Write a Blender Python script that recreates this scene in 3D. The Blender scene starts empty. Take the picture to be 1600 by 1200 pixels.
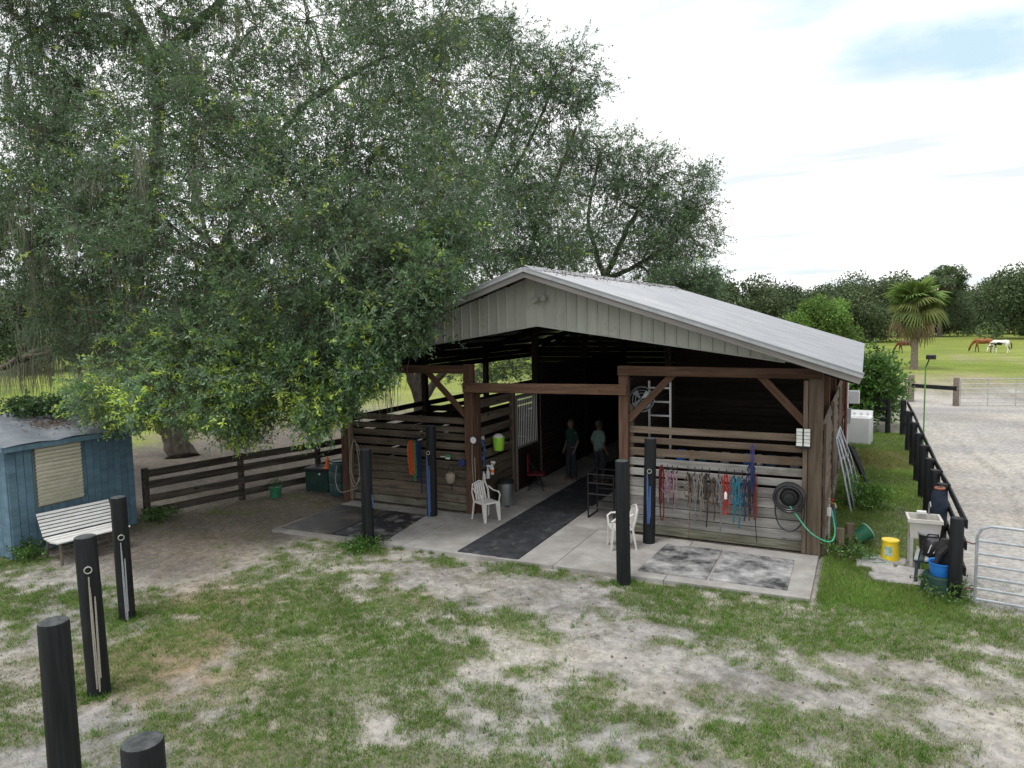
import bpy, bmesh, math, random
import numpy as np
from mathutils import Vector, Matrix
random.seed(7); rng=np.random.default_rng(7)
S=bpy.context.scene
COL=S.collection
R_=math.radians; PI=math.pi
# ------------------------------------------------------------------ camera
CH=4.5; FP=1110.0
def nrm(v): v=np.array(v,float); return v/np.linalg.norm(v)
_Y=nrm((555,110,-FP)); _X=np.array((2241,-55,FP),float); _X=nrm(_X-_X.dot(_Y)*_Y); _Z=np.cross(_X,_Y)
RM=np.array([_X,_Y,_Z]); CAM=np.array([0,0,CH])
cd=bpy.data.cameras.new('camera'); cam=bpy.data.objects.new('camera',cd); COL.objects.link(cam)
cd.sensor_fit='HORIZONTAL'; cd.sensor_width=36; cd.lens=36*FP/1600; cd.clip_start=.1; cd.clip_end=3000
m4=Matrix.Identity(4)
for i in range(3):
    for j in range(3): m4[i][j]=RM[i][j]
m4.translation=Vector((0,0,CH)); cam.matrix_world=m4
S.camera=cam
def ray(px,py): return RM@np.array([px-800,600-py,-FP])
def G(px,py,z=0.0):           # ground point seen at a pixel of the survey photograph
    d=ray(px,py); t=(z-CH)/d[2]; return CAM+t*d
def PD(px,py,D): return CAM+ray(px,py)/FP*D
# ------------------------------------------------------------------ world and sun
W=bpy.data.worlds.new('World'); S.world=W; W.use_nodes=True
nt=W.node_tree; nt.nodes.clear()
def wn(t,**k):
    n=nt.nodes.new(t)
    for a,b in k.items(): setattr(n,a,b)
    return n
SUN_EL=R_(70); SUN_AZ=R_(200)
sky=wn('ShaderNodeTexSky',sky_type='NISHITA'); sky.sun_disc=False; sky.sun_elevation=SUN_EL; sky.sun_rotation=SUN_AZ
tc=wn('ShaderNodeTexCoord'); sep=wn('ShaderNodeSeparateXYZ'); nt.links.new(tc.outputs['Generated'],sep.inputs[0])
def wmath(op,a,b=None,c=None):
    n=wn('ShaderNodeMath',operation=op)
    for i,v in enumerate((a,b,c)):
        if v is None: continue
        if isinstance(v,(int,float)): n.inputs[i].default_value=v
        else: nt.links.new(v,n.inputs[i])
    return n.outputs[0]
zz=wmath('ADD',wmath('MAXIMUM',sep.outputs[2],0.0),0.16)
cx=wmath('DIVIDE',sep.outputs[0],zz); cy=wmath('DIVIDE',sep.outputs[1],zz)
cmb=wn('ShaderNodeCombineXYZ'); nt.links.new(cx,cmb.inputs[0]); nt.links.new(cy,cmb.inputs[1])
n1=wn('ShaderNodeTexNoise'); n1.inputs['Scale'].default_value=1.7; n1.inputs['Detail'].default_value=7; n1.inputs['Roughness'].default_value=.55
nt.links.new(cmb.outputs[0],n1.inputs['Vector'])
n2=wn('ShaderNodeTexNoise'); n2.inputs['Scale'].default_value=2.2; n2.inputs['Detail'].default_value=5
mp=wn('ShaderNodeMapping'); mp.inputs['Scale'].default_value=(.45,1.6,1); mp.inputs['Location'].default_value=(3.1,.4,0); nt.links.new(cmb.outputs[0],mp.inputs[0]); nt.links.new(mp.outputs[0],n2.inputs['Vector'])
# one broken opening in the overcast towards the north-north-east, plus thin places elsewhere
def gap(dx,dy,dz,sx,sz):
    v=nrm((dx,dy,dz)); az=math.atan2(v[0],v[1])
    A=wmath('ARCTAN2',sep.outputs[0],sep.outputs[1]); a=wmath('DIVIDE',wmath('SUBTRACT',A,az),sx)
    e=wmath('DIVIDE',wmath('SUBTRACT',sep.outputs[2],float(v[2])),sz)
    d=wmath('ADD',wmath('MULTIPLY',a,a),wmath('MULTIPLY',e,e))
    return wmath('SUBTRACT',1.0,wmath('MINIMUM',d,1.0))
g1=gap(*ray(1450,78),.24,.06); g2=gap(*ray(1270,12),.10,.04)
gg=wmath('MAXIMUM',g1,wmath('MULTIPLY',g2,.55))
cov=wmath('SUBTRACT',wmath('ADD',wmath('MULTIPLY',n1.outputs[0],1.9),.02),wmath('MULTIPLY',gg,.74))
rmp=wn('ShaderNodeValToRGB'); rmp.color_ramp.elements[0].position=.22; rmp.color_ramp.elements[1].position=.78
nt.links.new(cov,rmp.inputs[0])
cl=wn('ShaderNodeValToRGB'); e=cl.color_ramp.elements; e[0].position=.36; e[0].color=(5.9,6.35,6.6,1); e[1].position=.52; e[1].color=(9.7,9.8,9.8,1)
nt.links.new(n2.outputs[0],cl.inputs[0])
blue=wn('ShaderNodeMix',data_type='RGBA'); blue.inputs[0].default_value=.92
nt.links.new(sky.outputs[0],blue.inputs[6]); blue.inputs[7].default_value=(4.5,5.9,6.7,1)
mx=wn('ShaderNodeMix',data_type='RGBA'); nt.links.new(rmp.outputs[0],mx.inputs[0]); nt.links.new(blue.outputs[2],mx.inputs[6]); nt.links.new(cl.outputs[0],mx.inputs[7])
bg=wn('ShaderNodeBackground'); bg.inputs[1].default_value=.1; nt.links.new(mx.outputs[2],bg.inputs[0])
wo=wn('ShaderNodeOutputWorld'); nt.links.new(bg.outputs[0],wo.inputs[0])
sd=bpy.data.lights.new('sun','SUN'); sd.energy=1.4; sd.angle=R_(16); sd.color=(1,.975,.94)
so=bpy.data.objects.new('sun',sd); COL.objects.link(so)
sdir=Vector((math.sin(SUN_AZ)*math.cos(SUN_EL),math.cos(SUN_AZ)*math.cos(SUN_EL),math.sin(SUN_EL)))
so.rotation_euler=sdir.to_track_quat('Z','Y').to_euler()
S.view_settings.view_transform='Standard'; S.view_settings.look='None'; S.view_settings.exposure=0.6; S.view_settings.gamma=1
try: S.view_settings.use_curve_mapping=False
except Exception: pass
S.render.engine='CYCLES'
S.cycles.max_bounces=4; S.cycles.diffuse_bounces=2; S.cycles.transparent_max_bounces=4
# ------------------------------------------------------------------ materials
MATS={}
def mat(name,c1,c2=None,rough=.8,scale=4.0,detail=5,stretch=(1,1,1),metal=0,spec=.3,bump=0,bscale=None,rnd=0.0,attr=None,trans=0,c3=None,pos=(.35,.65),c3scale=1.3,c3pos=(.55,.7)):
    if name in MATS: return MATS[name]
    m=bpy.data.materials.new(name); m.use_nodes=True; t=m.node_tree; N=t.nodes; L=t.links
    b=N['Principled BSDF']; b.inputs['Roughness'].default_value=rough; b.inputs['Metallic'].default_value=metal
    b.inputs['Specular IOR Level'].default_value=spec
    tcn=N.new('ShaderNodeTexCoord'); oi=N.new('ShaderNodeObjectInfo')
    ad=N.new('ShaderNodeVectorMath'); ad.operation='MULTIPLY_ADD'; 
    cb=N.new('ShaderNodeCombineXYZ'); L.new(oi.outputs['Random'],cb.inputs[0]); L.new(oi.outputs['Random'],cb.inputs[1]); L.new(oi.outputs['Random'],cb.inputs[2])
    L.new(cb.outputs[0],ad.inputs[0]); ad.inputs[1].default_value=(37.1,51.7,23.3); L.new(tcn.outputs['Object'],ad.inputs[2])
    mpn=N.new('ShaderNodeMapping'); mpn.inputs['Scale'].default_value=stretch; L.new(ad.outputs[0],mpn.inputs[0])
    nz=N.new('ShaderNodeTexNoise'); nz.inputs['Scale'].default_value=scale; nz.inputs['Detail'].default_value=detail; nz.inputs['Roughness'].default_value=.6; L.new(mpn.outputs[0],nz.inputs['Vector'])
    src=None
    if c2 is not None:
        rp=N.new('ShaderNodeValToRGB'); ee=rp.color_ramp.elements; ee[0].position=pos[0]; ee[1].position=pos[1]; ee[0].color=(*c1,1); ee[1].color=(*c2,1)
        L.new(nz.outputs[0],rp.inputs[0]); src=rp.outputs[0]
    if c3 is not None:
        n3=N.new('ShaderNodeTexNoise'); n3.inputs['Scale'].default_value=c3scale; n3.inputs['Detail'].default_value=10; n3.inputs['Roughness'].default_value=.68; L.new(ad.outputs[0],n3.inputs['Vector'])
        r3=N.new('ShaderNodeValToRGB'); r3.color_ramp.elements[0].position=c3pos[0]; r3.color_ramp.elements[1].position=c3pos[1]; L.new(n3.outputs[0],r3.inputs[0])
        mm=N.new('ShaderNodeMix'); mm.data_type='RGBA'; L.new(r3.outputs[0],mm.inputs[0]); L.new(src,mm.inputs[6]); mm.inputs[7].default_value=(*c3,1); src=mm.outputs[2]
    if attr:
        at=N.new('ShaderNodeAttribute'); at.attribute_name=attr
        if src is None: src=at.outputs['Color']
        else:
            mm=N.new('ShaderNodeMix'); mm.data_type='RGBA'; mm.blend_type='MULTIPLY'; mm.inputs[0].default_value=1; L.new(at.outputs['Color'],mm.inputs[6]); L.new(src,mm.inputs[7]); src=mm.outputs[2]
    if rnd and src is not None:
        hs=N.new('ShaderNodeHueSaturation'); mr=N.new('ShaderNodeMapRange'); L.new(oi.outputs['Random'],mr.inputs[0]); mr.inputs[3].default_value=1-rnd; mr.inputs[4].default_value=1+rnd
        L.new(mr.outputs[0],hs.inputs['Value']); L.new(src,hs.inputs['Color']); src=hs.outputs[0]
    if src is None: b.inputs['Base Color'].default_value=(*c1,1)
    else: L.new(src,b.inputs['Base Color'])
    if bump:
        bn=N.new('ShaderNodeBump'); bn.inputs['Strength'].default_value=1; bn.inputs['Distance'].default_value=bump
        if bscale:
            nb=N.new('ShaderNodeTexNoise'); nb.inputs['Scale'].default_value=bscale; nb.inputs['Detail'].default_value=6; L.new(mpn.outputs[0],nb.inputs['Vector']); L.new(nb.outputs[0],bn.inputs['Height'])
        else: L.new(nz.outputs[0],bn.inputs['Height'])
        L.new(bn.outputs[0],b.inputs['Normal'])
    if trans:
        tl=N.new('ShaderNodeBsdfTranslucent'); ms=N.new('ShaderNodeMixShader'); ms.inputs[0].default_value=trans
        L.new(src,tl.inputs[0]) if src is not None else None
        L.new(b.outputs[0],ms.inputs[1]); L.new(tl.outputs[0],ms.inputs[2]); L.new(ms.outputs[0],N['Material Output'].inputs[0])
    MATS[name]=m; return m
GR=(.05,1,1)   # grain along local X
def wood(name,a,b,c3=None,rough=.85,rnd=.25,**k):
    m=mat(name,a,b,rough=rough,scale=14,stretch=(.09,1,1),bump=.004,rnd=rnd,c3=c3,spec=.2,**k)
    t=m.node_tree; N=t.nodes; L=t.links; b_=N['Principled BSDF']; src=b_.inputs['Base Color'].links[0].from_socket
    tcn=N.new('ShaderNodeTexCoord'); oi=N.new('ShaderNodeObjectInfo'); ad=N.new('ShaderNodeVectorMath'); ad.operation='ADD'; mu=N.new('ShaderNodeMath'); mu.operation='MULTIPLY'; mu.inputs[1].default_value=71.0
    L.new(oi.outputs['Random'],mu.inputs[0]); L.new(tcn.outputs['Object'],ad.inputs[0]); L.new(mu.outputs[0],ad.inputs[1])
    mp_=N.new('ShaderNodeMapping'); mp_.inputs['Scale'].default_value=(1.3,3.2,3.2); L.new(ad.outputs[0],mp_.inputs[0])
    vo=N.new('ShaderNodeTexVoronoi'); vo.inputs['Scale'].default_value=1.0; L.new(mp_.outputs[0],vo.inputs['Vector'])
    rp=N.new('ShaderNodeValToRGB'); rp.color_ramp.elements[0].position=.05; rp.color_ramp.elements[1].position=.12; rp.color_ramp.elements[0].color=(.28,.22,.18,1); rp.color_ramp.elements[1].color=(1,1,1,1); L.new(vo.outputs['Distance'],rp.inputs[0])
    mm=N.new('ShaderNodeMix'); mm.data_type='RGBA'; mm.blend_type='MULTIPLY'; mm.inputs[0].default_value=1; L.new(src,mm.inputs[6]); L.new(rp.outputs[0],mm.inputs[7]); L.new(mm.outputs[2],b_.inputs['Base Color'])
    return m
M={
'post':wood('barn_timber',(.055,.030,.019),(.108,.064,.042)),
'board':wood('stall_board',(.06,.047,.036),(.13,.105,.08),c3=(.15,.135,.112),c3scale=.8),
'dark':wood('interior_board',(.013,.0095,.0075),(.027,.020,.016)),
'grey':wood('weathered_board',(.095,.070,.051),(.168,.130,.099),c3=(.10,.065,.045),c3scale=.9),
'pale':wood('pale_weathered_board',(.165,.158,.147),(.305,.297,.28),c3=(.14,.12,.098),c3scale=1.1,c3pos=(.56,.75)),
'mossy':wood('mildewed_board',(.06,.06,.042),(.17,.165,.13)),
'fence':wood('fence_board',(.035,.030,.025),(.095,.082,.07)),
'farwood':wood('far_fence_wood',(.10,.08,.065),(.2,.165,.14)),
'tar':mat('black_post_paint',(.006,.007,.008),(.016,.018,.020),rough=.62,scale=16,stretch=(1,1,.06),bump=.012,spec=.2,c3=(.045,.04,.034),c3scale=1.7,c3pos=(.6,.8)),
'tartop':mat('black_post_end_grain',(.03,.035,.037),(.075,.082,.085),rough=.75,scale=14,spec=.3),
'roof':mat('galvanised_roof_sheet',(.235,.245,.265),(.32,.328,.348),rough=.5,scale=2.2,stretch=(.25,2,1),metal=.25,spec=.5,rnd=.05,c3=(.20,.195,.19),c3scale=1.6,c3pos=(.58,.8)),
'trim':mat('metal_trim',(.27,.285,.30),(.36,.375,.385),rough=.5,scale=3,metal=.2,spec=.5),
'rust':mat('rake_board',(.19,.175,.165),(.27,.255,.245),rough=.8,scale=9,stretch=(.1,1,1)),
'siding':mat('gable_siding',(.30,.31,.275),(.37,.38,.34),rough=.55,scale=1.6,stretch=(2,1,.4),spec=.4,rnd=.03,c3=(.25,.25,.205),c3scale=1.1),
'conc':mat('concrete',(.25,.24,.228),(.355,.345,.33),rough=.88,scale=2.2,detail=9,bump=.003,bscale=60,c3=(.19,.17,.15),c3scale=.8,c3pos=(.46,.75)),
'mat1':mat('rubber_mat_dusty',(.022,.023,.026),(.045,.046,.05),rough=.7,scale=5,bump=.002,bscale=40,c3=(.43,.425,.425),c3scale=2.3,c3pos=(.38,.68)),
'mat4':mat('rubber_mat_wet',(.014,.015,.018),(.03,.031,.035),rough=.6,scale=5,bump=.002,bscale=40,c3=(.30,.295,.295),c3scale=2.2,c3pos=(.5,.7)),
'mat2':mat('rubber_mat_clean',(.020,.021,.025),(.04,.042,.048),rough=.72,scale=4,bump=.002,bscale=40,c3=(.17,.17,.17),c3scale=3.2,c3pos=(.55,.85)),
'mat3':mat('rubber_mat_dirty',(.02,.019,.018),(.045,.042,.039),rough=.6,scale=4,bump=.002,bscale=40,c3=(.17,.155,.14),c3scale=1.5,c3pos=(.46,.7)),
'blue':mat('blue_paint',(.075,.135,.185),(.115,.195,.255),rough=.7,scale=7,stretch=(1,1,.2),spec=.3,rnd=.08,c3=(.15,.195,.225),c3scale=2,c3pos=(.6,.8)),
'cream':mat('cream_louvre',(.6,.58,.46),(.7,.68,.56),rough=.6,scale=6,rnd=.06),
'tin':mat('shed_tin_roof',(.13,.15,.175),(.21,.23,.255),rough=.55,scale=2.5,metal=.2,c3=(.13,.09,.065),c3scale=2.2,c3pos=(.66,.72),spec=.4),
'white':mat('white_paint',(.56,.55,.54),(.66,.66,.65),rough=.5,scale=5,rnd=.04),
'plastic_w':mat('white_plastic',(.5,.475,.46),(.58,.56,.545),rough=.4,scale=5),
'washer':mat('white_enamel',(.6,.61,.62),(.66,.67,.68),rough=.3,scale=2,spec=.5),
'galv':mat('galvanised_tube',(.28,.31,.34),(.40,.43,.46),rough=.45,scale=8,metal=.45,spec=.5),
'alu':mat('aluminium',(.5,.51,.52),(.62,.62,.63),rough=.4,scale=5,metal=.5),
'steel':mat('brushed_steel',(.32,.33,.34),(.42,.43,.44),rough=.3,scale=6,stretch=(1,1,.1),metal=.85),
'blackmetal':mat('black_metal',(.012,.012,.013),(.025,.025,.027),rough=.45,scale=8),
'blackplastic':mat('black_plastic',(.012,.012,.013),(.022,.022,.025),rough=.4,scale=6),
'rubber':mat('black_hose_rubber',(.014,.014,.016),(.026,.026,.029),rough=.35,scale=9,spec=.5),
'orange':mat('orange_rope',(.4,.06,.014),(.52,.1,.025),rough=.8,scale=40),
'red':mat('red_webbing',(.26,.014,.012),(.36,.03,.022),rough=.8,scale=40),
'maroon':mat('maroon_webbing',(.10,.015,.012),(.15,.025,.02),rough=.8,scale=40),
'pink':mat('pink_patterned_webbing',(.10,.02,.045),(.38,.27,.31),rough=.8,scale=45),
'teal':mat('teal_webbing',(.012,.085,.13),(.025,.15,.21),rough=.8,scale=40),
'navy':mat('navy_rope',(.012,.02,.06),(.02,.035,.11),rough=.8,scale=40),
'bluerope':mat('blue_rope',(.04,.08,.22),(.08,.14,.3),rough=.8,scale=60),
'purple':mat('purple_webbing',(.04,.036,.12),(.07,.065,.19),rough=.8,scale=40),
'green':mat('green_rope',(.02,.14,.07),(.04,.24,.12),rough=.8,scale=40),
'leather':mat('brown_leather',(.05,.028,.016),(.1,.06,.035),rough=.55,scale=20),
'blackweb':mat('black_webbing',(.012,.012,.013),(.03,.03,.032),rough=.8,scale=40),
'rope':mat('pale_rope',(.24,.22,.185),(.34,.315,.27),rough=.9,scale=60),
'ropegrey':mat('grey_rope',(.2,.215,.235),(.33,.345,.365),rough=.9,scale=60),
'hgrey':mat('grey_halter_rope',(.07,.075,.08),(.19,.2,.21),rough=.9,scale=50),'hrope':mat('tan_halter_rope',(.11,.095,.075),(.24,.215,.18),rough=.9,scale=50),'htan':mat('tan_halter_leather',(.09,.06,.04),(.17,.125,.09),rough=.8,scale=30),
'hose':mat('green_hose',(.04,.30,.18),(.07,.42,.27),rough=.45,scale=12),
'hosegrey':mat('grey_green_hose',(.22,.28,.26),(.32,.38,.35),rough=.5,scale=12),
'lime':mat('lime_plastic',(.26,.52,.05),(.33,.6,.08),rough=.4,scale=4),
'yellow':mat('yellow_plastic',(.78,.55,.02),(.85,.63,.04),rough=.4,scale=4),
'bluep':mat('blue_plastic',(.02,.16,.55),(.035,.22,.66),rough=.4,scale=4),
'greenp':mat('green_plastic',(.03,.16,.09),(.06,.24,.14),rough=.45,scale=4),
'dkgreen':mat('dark_green_plastic',(.01,.035,.028),(.018,.05,.04),rough=.5,scale=4),
'cone':mat('orange_plastic',(.7,.12,.02),(.8,.18,.03),rough=.5,scale=4),
'cloth_red':mat('red_cloth',(.10,.006,.01),(.15,.01,.015),rough=.85,scale=20),
'tan':mat('tan_basket',(.2,.16,.12),(.29,.245,.195),rough=.8,scale=30),
'eyebolt':mat('eyebolt_metal',(.42,.41,.39),(.6,.59,.56),rough=.4,scale=10,metal=.6),
'lens':mat('lamp_lens',(.62,.63,.6),(.75,.76,.73),rough=.25,scale=5,spec=.6),
'stone':mat('paver_stone',(.27,.26,.25),(.42,.40,.39),rough=.9,scale=5,bump=.01,rnd=.12),
'greypaint':mat('grey_bench_paint',(.03,.04,.05),(.06,.075,.085),rough=.5,scale=8),
'sinkw':mat('sink_plastic',(.44,.425,.385),(.54,.525,.485),rough=.45,scale=3,c3=(.44,.40,.34),c3scale=2.5),
'redpaint':mat('red_brown_paint',(.12,.03,.025),(.17,.05,.04),rough=.7,scale=7),
'pinebark':mat('bark',(.055,.045,.036),(.14,.12,.10),rough=.95,scale=7,stretch=(1,1,.35),bump=.03,c3=(.12,.13,.085),c3scale=1.2),
'palmbark':mat('palm_trunk',(.15,.115,.09),(.30,.25,.21),rough=.95,scale=6,stretch=(1,1,3),bump=.03),
'leaf':mat('oak_leaf',(.75,.75,.75),(1.2,1.2,1.2),rough=.4,scale=.9,spec=.6,attr='Col',trans=.36),
'farleaf':mat('far_leaf',(.7,.7,.7),(1.25,1.25,1.25),rough=.7,scale=.35,spec=.15,attr='Col',trans=.2,rnd=.15),
'moss':mat('spanish_moss_fibre',(.8,.8,.8),(1.15,1.15,1.15),rough=.95,scale=2,spec=.05,attr='Col',trans=.25),
'grass':mat('grass_blade',(.8,.8,.8),(1.15,1.15,1.15),rough=.65,scale=.8,spec=.2,attr='Col',trans=.3),
'skin':mat('skin',(.11,.07,.052),(.14,.088,.067),rough=.55,scale=9),
'hair':mat('hair',(.03,.02,.014),(.06,.04,.03),rough=.6,scale=30),
'mint':mat('mint_shirt',(.10,.165,.15),(.13,.2,.18),rough=.9,scale=12),
'gshirt':mat('green_shirt',(.006,.027,.018),(.009,.036,.024),rough=.9,scale=12),
'trous':mat('dark_trousers',(.015,.016,.02),(.03,.032,.04),rough=.9,scale=12),
}
# ------------------------------------------------------------------ mesh helpers
class MB:
    def __init__(s): s.v=[]; s.f=[]
    def add(s,vs,fs):
        o=len(s.v); s.v+= [tuple(v) for v in vs]; s.f+=[tuple(i+o for i in f) for f in fs]; return s
    def box(s,c,d,rz=0,rx=0,ry=0):
        m=Matrix.Rotation(rz,3,'Z')@Matrix.Rotation(ry,3,'Y')@Matrix.Rotation(rx,3,'X'); c=Vector(c)
        vs=[c+m@Vector((x*d[0]/2,y*d[1]/2,z*d[2]/2)) for x in(-1,1) for y in(-1,1) for z in(-1,1)]
        return s.add(vs,[(0,1,3,2),(4,6,7,5),(0,4,5,1),(2,3,7,6),(0,2,6,4),(1,5,7,3)])
    def rbox(s,c,d,b=.02,rz=0):
        # box with bevelled vertical edges and a bevelled top
        m=Matrix.Rotation(rz,3,'Z'); c=Vector(c); hx,hy,hz=d[0]/2,d[1]/2,d[2]/2
        def ring(i,z): return [c+m@Vector(p) for p in ((-hx+i,-hy+b,z),(-hx+b,-hy+i,z),(hx-b,-hy+i,z),(hx-i,-hy+b,z),(hx-i,hy-b,z),(hx-b,hy-i,z),(-hx+b,hy-i,z),(-hx+i,hy-b,z))]
        vs=ring(0,-hz)+ring(0,hz-b)+ring(b*.7,hz); fs=[tuple(range(7,-1,-1)),tuple(range(16,24))]
        for k in range(2):
            for i in range(8): j=(i+1)%8; fs.append((k*8+i,k*8+j,k*8+8+j,k*8+8+i))
        return s.add(vs,fs)
    def tube(s,pts,r,seg=7,caps=True,flat=None):
        pts=[Vector(p) for p in pts]; n=len(pts)
        if not hasattr(r,'__len__'): r=[r]*n
        vs=[];u=None
        for i,p in enumerate(pts):
            t=(pts[min(i+1,n-1)]-pts[max(i-1,0)])
            if t.length<1e-9: t=Vector((0,0,1))
            t.normalize()
            if u is None: u=t.orthogonal().normalized()
            u=(u-t*u.dot(t)); u=u.normalized() if u.length>1e-6 else t.orthogonal().normalized()
            w=t.cross(u)
            for k in range(seg):
                a=2*PI*k/seg; vs.append(p+(u*math.cos(a)+w*math.sin(a)*(flat or 1))*r[i])
        fs=[]
        for i in range(n-1):
            for k in range(seg):
                j=(k+1)%seg; fs.append((i*seg+k,i*seg+j,(i+1)*seg+j,(i+1)*seg+k))
        if caps: fs+= [tuple(range(seg-1,-1,-1)),tuple((n-1)*seg+k for k in range(seg))]
        return s.add(vs,fs)
    def ell(s,pts,seg=12):     # loft of elliptic rings: (center, rx, ry) stacked along any axis, rings horizontal
        vs=[];n=len(pts)
        for (c,rx,ry) in pts:
            for k in range(seg): a=2*PI*k/seg; vs.append((c[0]+rx*math.cos(a),c[1]+ry*math.sin(a),c[2]))
        fs=[(i*seg+k,i*seg+(k+1)%seg,(i+1)*seg+(k+1)%seg,(i+1)*seg+k) for i in range(n-1) for k in range(seg)]
        fs+=[tuple(range(seg-1,-1,-1)),tuple((n-1)*seg+k for k in range(seg))]
        return s.add(vs,fs)
    def lathe(s,prof,c=(0,0,0),seg=20,cap0=True,cap1=True,axis='Z',rot=None):
        vs=[];n=len(prof)
        for (r,z) in prof:
            for k in range(seg):
                a=2*PI*k/seg; v=Vector((r*math.cos(a),r*math.sin(a),z))
                if rot is not None: v=rot@v
                vs.append(Vector(c)+v)
        fs=[(i*seg+k,i*seg+(k+1)%seg,(i+1)*seg+(k+1)%seg,(i+1)*seg+k) for i in range(n-1) for k in range(seg)]
        if cap0: fs.append(tuple(range(seg-1,-1,-1)))
        if cap1: fs.append(tuple((n-1)*seg+k for k in range(seg)))
        return s.add(vs,fs)
    def ring(s,c,R,r,u=(1,0,0),w=(0,0,1),seg=14,sub=6):
        c=Vector(c);u=Vector(u);w=Vector(w);nn=u.cross(w).normalized(); vs=[]
        for i in range(seg):
            a=2*PI*i/seg; d=u*math.cos(a)+w*math.sin(a)
            for k in range(sub): b=2*PI*k/sub; vs.append(c+d*(R+r*math.cos(b))+nn*r*math.sin(b))
        fs=[(i*sub+k,i*sub+(k+1)%sub,((i+1)%seg)*sub+(k+1)%sub,((i+1)%seg)*sub+k) for i in range(seg) for k in range(sub)]
        return s.add(vs,fs)
    def mesh(s,name,smooth=False):
        me=bpy.data.meshes.new(name); me.from_pydata(s.v,[],s.f); me.update()
        bm=bmesh.new(); bm.from_mesh(me); bmesh.ops.recalc_face_normals(bm,faces=bm.faces); bm.to_mesh(me); bm.free()
        if smooth:
            for p in me.polygons: p.use_smooth=True
            try: me.set_sharp_from_angle(angle=R_(40))
            except Exception: pass
        return me
def link(name,me,m,parent=None,basis=None):
    o=bpy.data.objects.new(name,me)
    if me is not None and m is not None and len(me.materials)==0: me.materials.append(m)
    COL.objects.link(o)
    if parent is not None: o.parent=parent
    if basis is not None: o.matrix_basis=basis
    return o
ORG={}
def tag(o,label,cat,group=None,kind=None):
    if label: o['label']=label
    if cat: o['category']=cat
    if group: o['group']=group
    if kind: o['kind']=kind
    return o
def thing(name,label,cat,loc=(0,0,0),rz=0,group=None):
    o=bpy.data.objects.new(name,None); COL.objects.link(o); o.location=loc; o.rotation_euler=(0,0,rz); o.empty_display_size=.2
    ORG[o.name]=Vector(loc); return tag(o,label,cat,group)
def part(name,mb,m,parent,world=False,smooth=False,label=None):
    if world:
        b=ORG[parent.name]; mb.v=[(v[0]-b[0],v[1]-b[1],v[2]-b[2]) for v in mb.v]
    o=link(name,mb.mesh(name,smooth),m,parent)
    if world: ORG[o.name]=ORG[parent.name]
    if label: o['label']=label
    return o
def single(name,mb,m,label,cat,loc=(0,0,0),rz=0,group=None,smooth=False,kind=None):
    o=link(name,mb.mesh(name,smooth),m); o.location=loc; o.rotation_euler=(0,0,rz)
    return tag(o,label,cat,group,kind)
_pk={}
def pmesh(L,w,t):
    k=(round(L,2),round(w,3),round(t,3))
    if k in _pk: return _pk[k].copy() if False else _pk[k]
    L,w,t=k; c=min(.008,t*.2,w*.2); a=L/2
    pr=[(-t/2+c,-w/2),(t/2-c,-w/2),(t/2,-w/2+c),(t/2,w/2-c),(t/2-c,w/2),(-t/2+c,w/2),(-t/2,w/2-c),(-t/2,-w/2+c)]
    mb=MB(); mb.add([(-a,y,z) for y,z in pr]+[(a,y,z) for y,z in pr],[tuple(range(7,-1,-1)),tuple(range(8,16))]+[(i,(i+1)%8,8+(i+1)%8,8+i) for i in range(8)])
    me=mb.mesh('plank'); _pk[k]=me; return me
def plank(name,p0,p1,w,t,m,parent=None,up=(0,0,1),world=True,jit=0,label=None):
    p0=Vector(p0);p1=Vector(p1)
    if jit: p0=p0+Vector((0,0,random.uniform(-jit,jit))); p1=p1+Vector((0,0,random.uniform(-jit,jit)))
    x=(p1-p0); L=x.length; x.normalize(); z=Vector(up); z=(z-x*z.dot(x)).normalized(); y=z.cross(x)
    me=pmesh(L,w,t)
    if len(me.materials)==0 or me.materials[0]!=m:
        kk=(id(me),m.name)
        if len(me.materials)==0: me.materials.append(m)
        else:
            if kk not in _pk:
                c=me.copy(); c.materials[0]=m; _pk[kk]=c
            me=_pk[kk]
    mt=Matrix.Identity(4)
    for i in range(3): mt[i][0]=x[i]; mt[i][1]=y[i]; mt[i][2]=z[i]
    c=(p0+p1)/2
    if world and parent is not None: c=c-ORG[parent.name]
    mt.translation=c
    o=link(name,me,None,parent,mt)
    if label: o['label']=label
    return o
def npmesh(name,V,F,col=None,smooth=False):
    me=bpy.data.meshes.new(name); nv=len(V); nf=len(F); k=F.shape[1]
    me.vertices.add(nv); me.vertices.foreach_set('co',np.ascontiguousarray(V,dtype=np.float32).ravel())
    me.loops.add(nf*k); me.loops.foreach_set('vertex_index',np.ascontiguousarray(F,dtype=np.int32).ravel())
    me.polygons.add(nf); me.polygons.foreach_set('loop_start',np.arange(0,nf*k,k,dtype=np.int32))
    try: me.polygons.foreach_set('loop_total',np.full(nf,k,dtype=np.int32))
    except Exception: pass
    if smooth: me.polygons.foreach_set('use_smooth',np.ones(nf,dtype=bool))
    me.update(calc_edges=True)
    if col is not None:
        a=me.color_attributes.new('Col','FLOAT_COLOR','POINT'); c=np.ones((nv,4),np.float32); c[:,:3]=col; a.data.foreach_set('color',c.ravel())
    return me
def rnd_unit(n):
    v=rng.normal(size=(n,3)); return v/np.linalg.norm(v,axis=1,keepdims=True)
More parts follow.
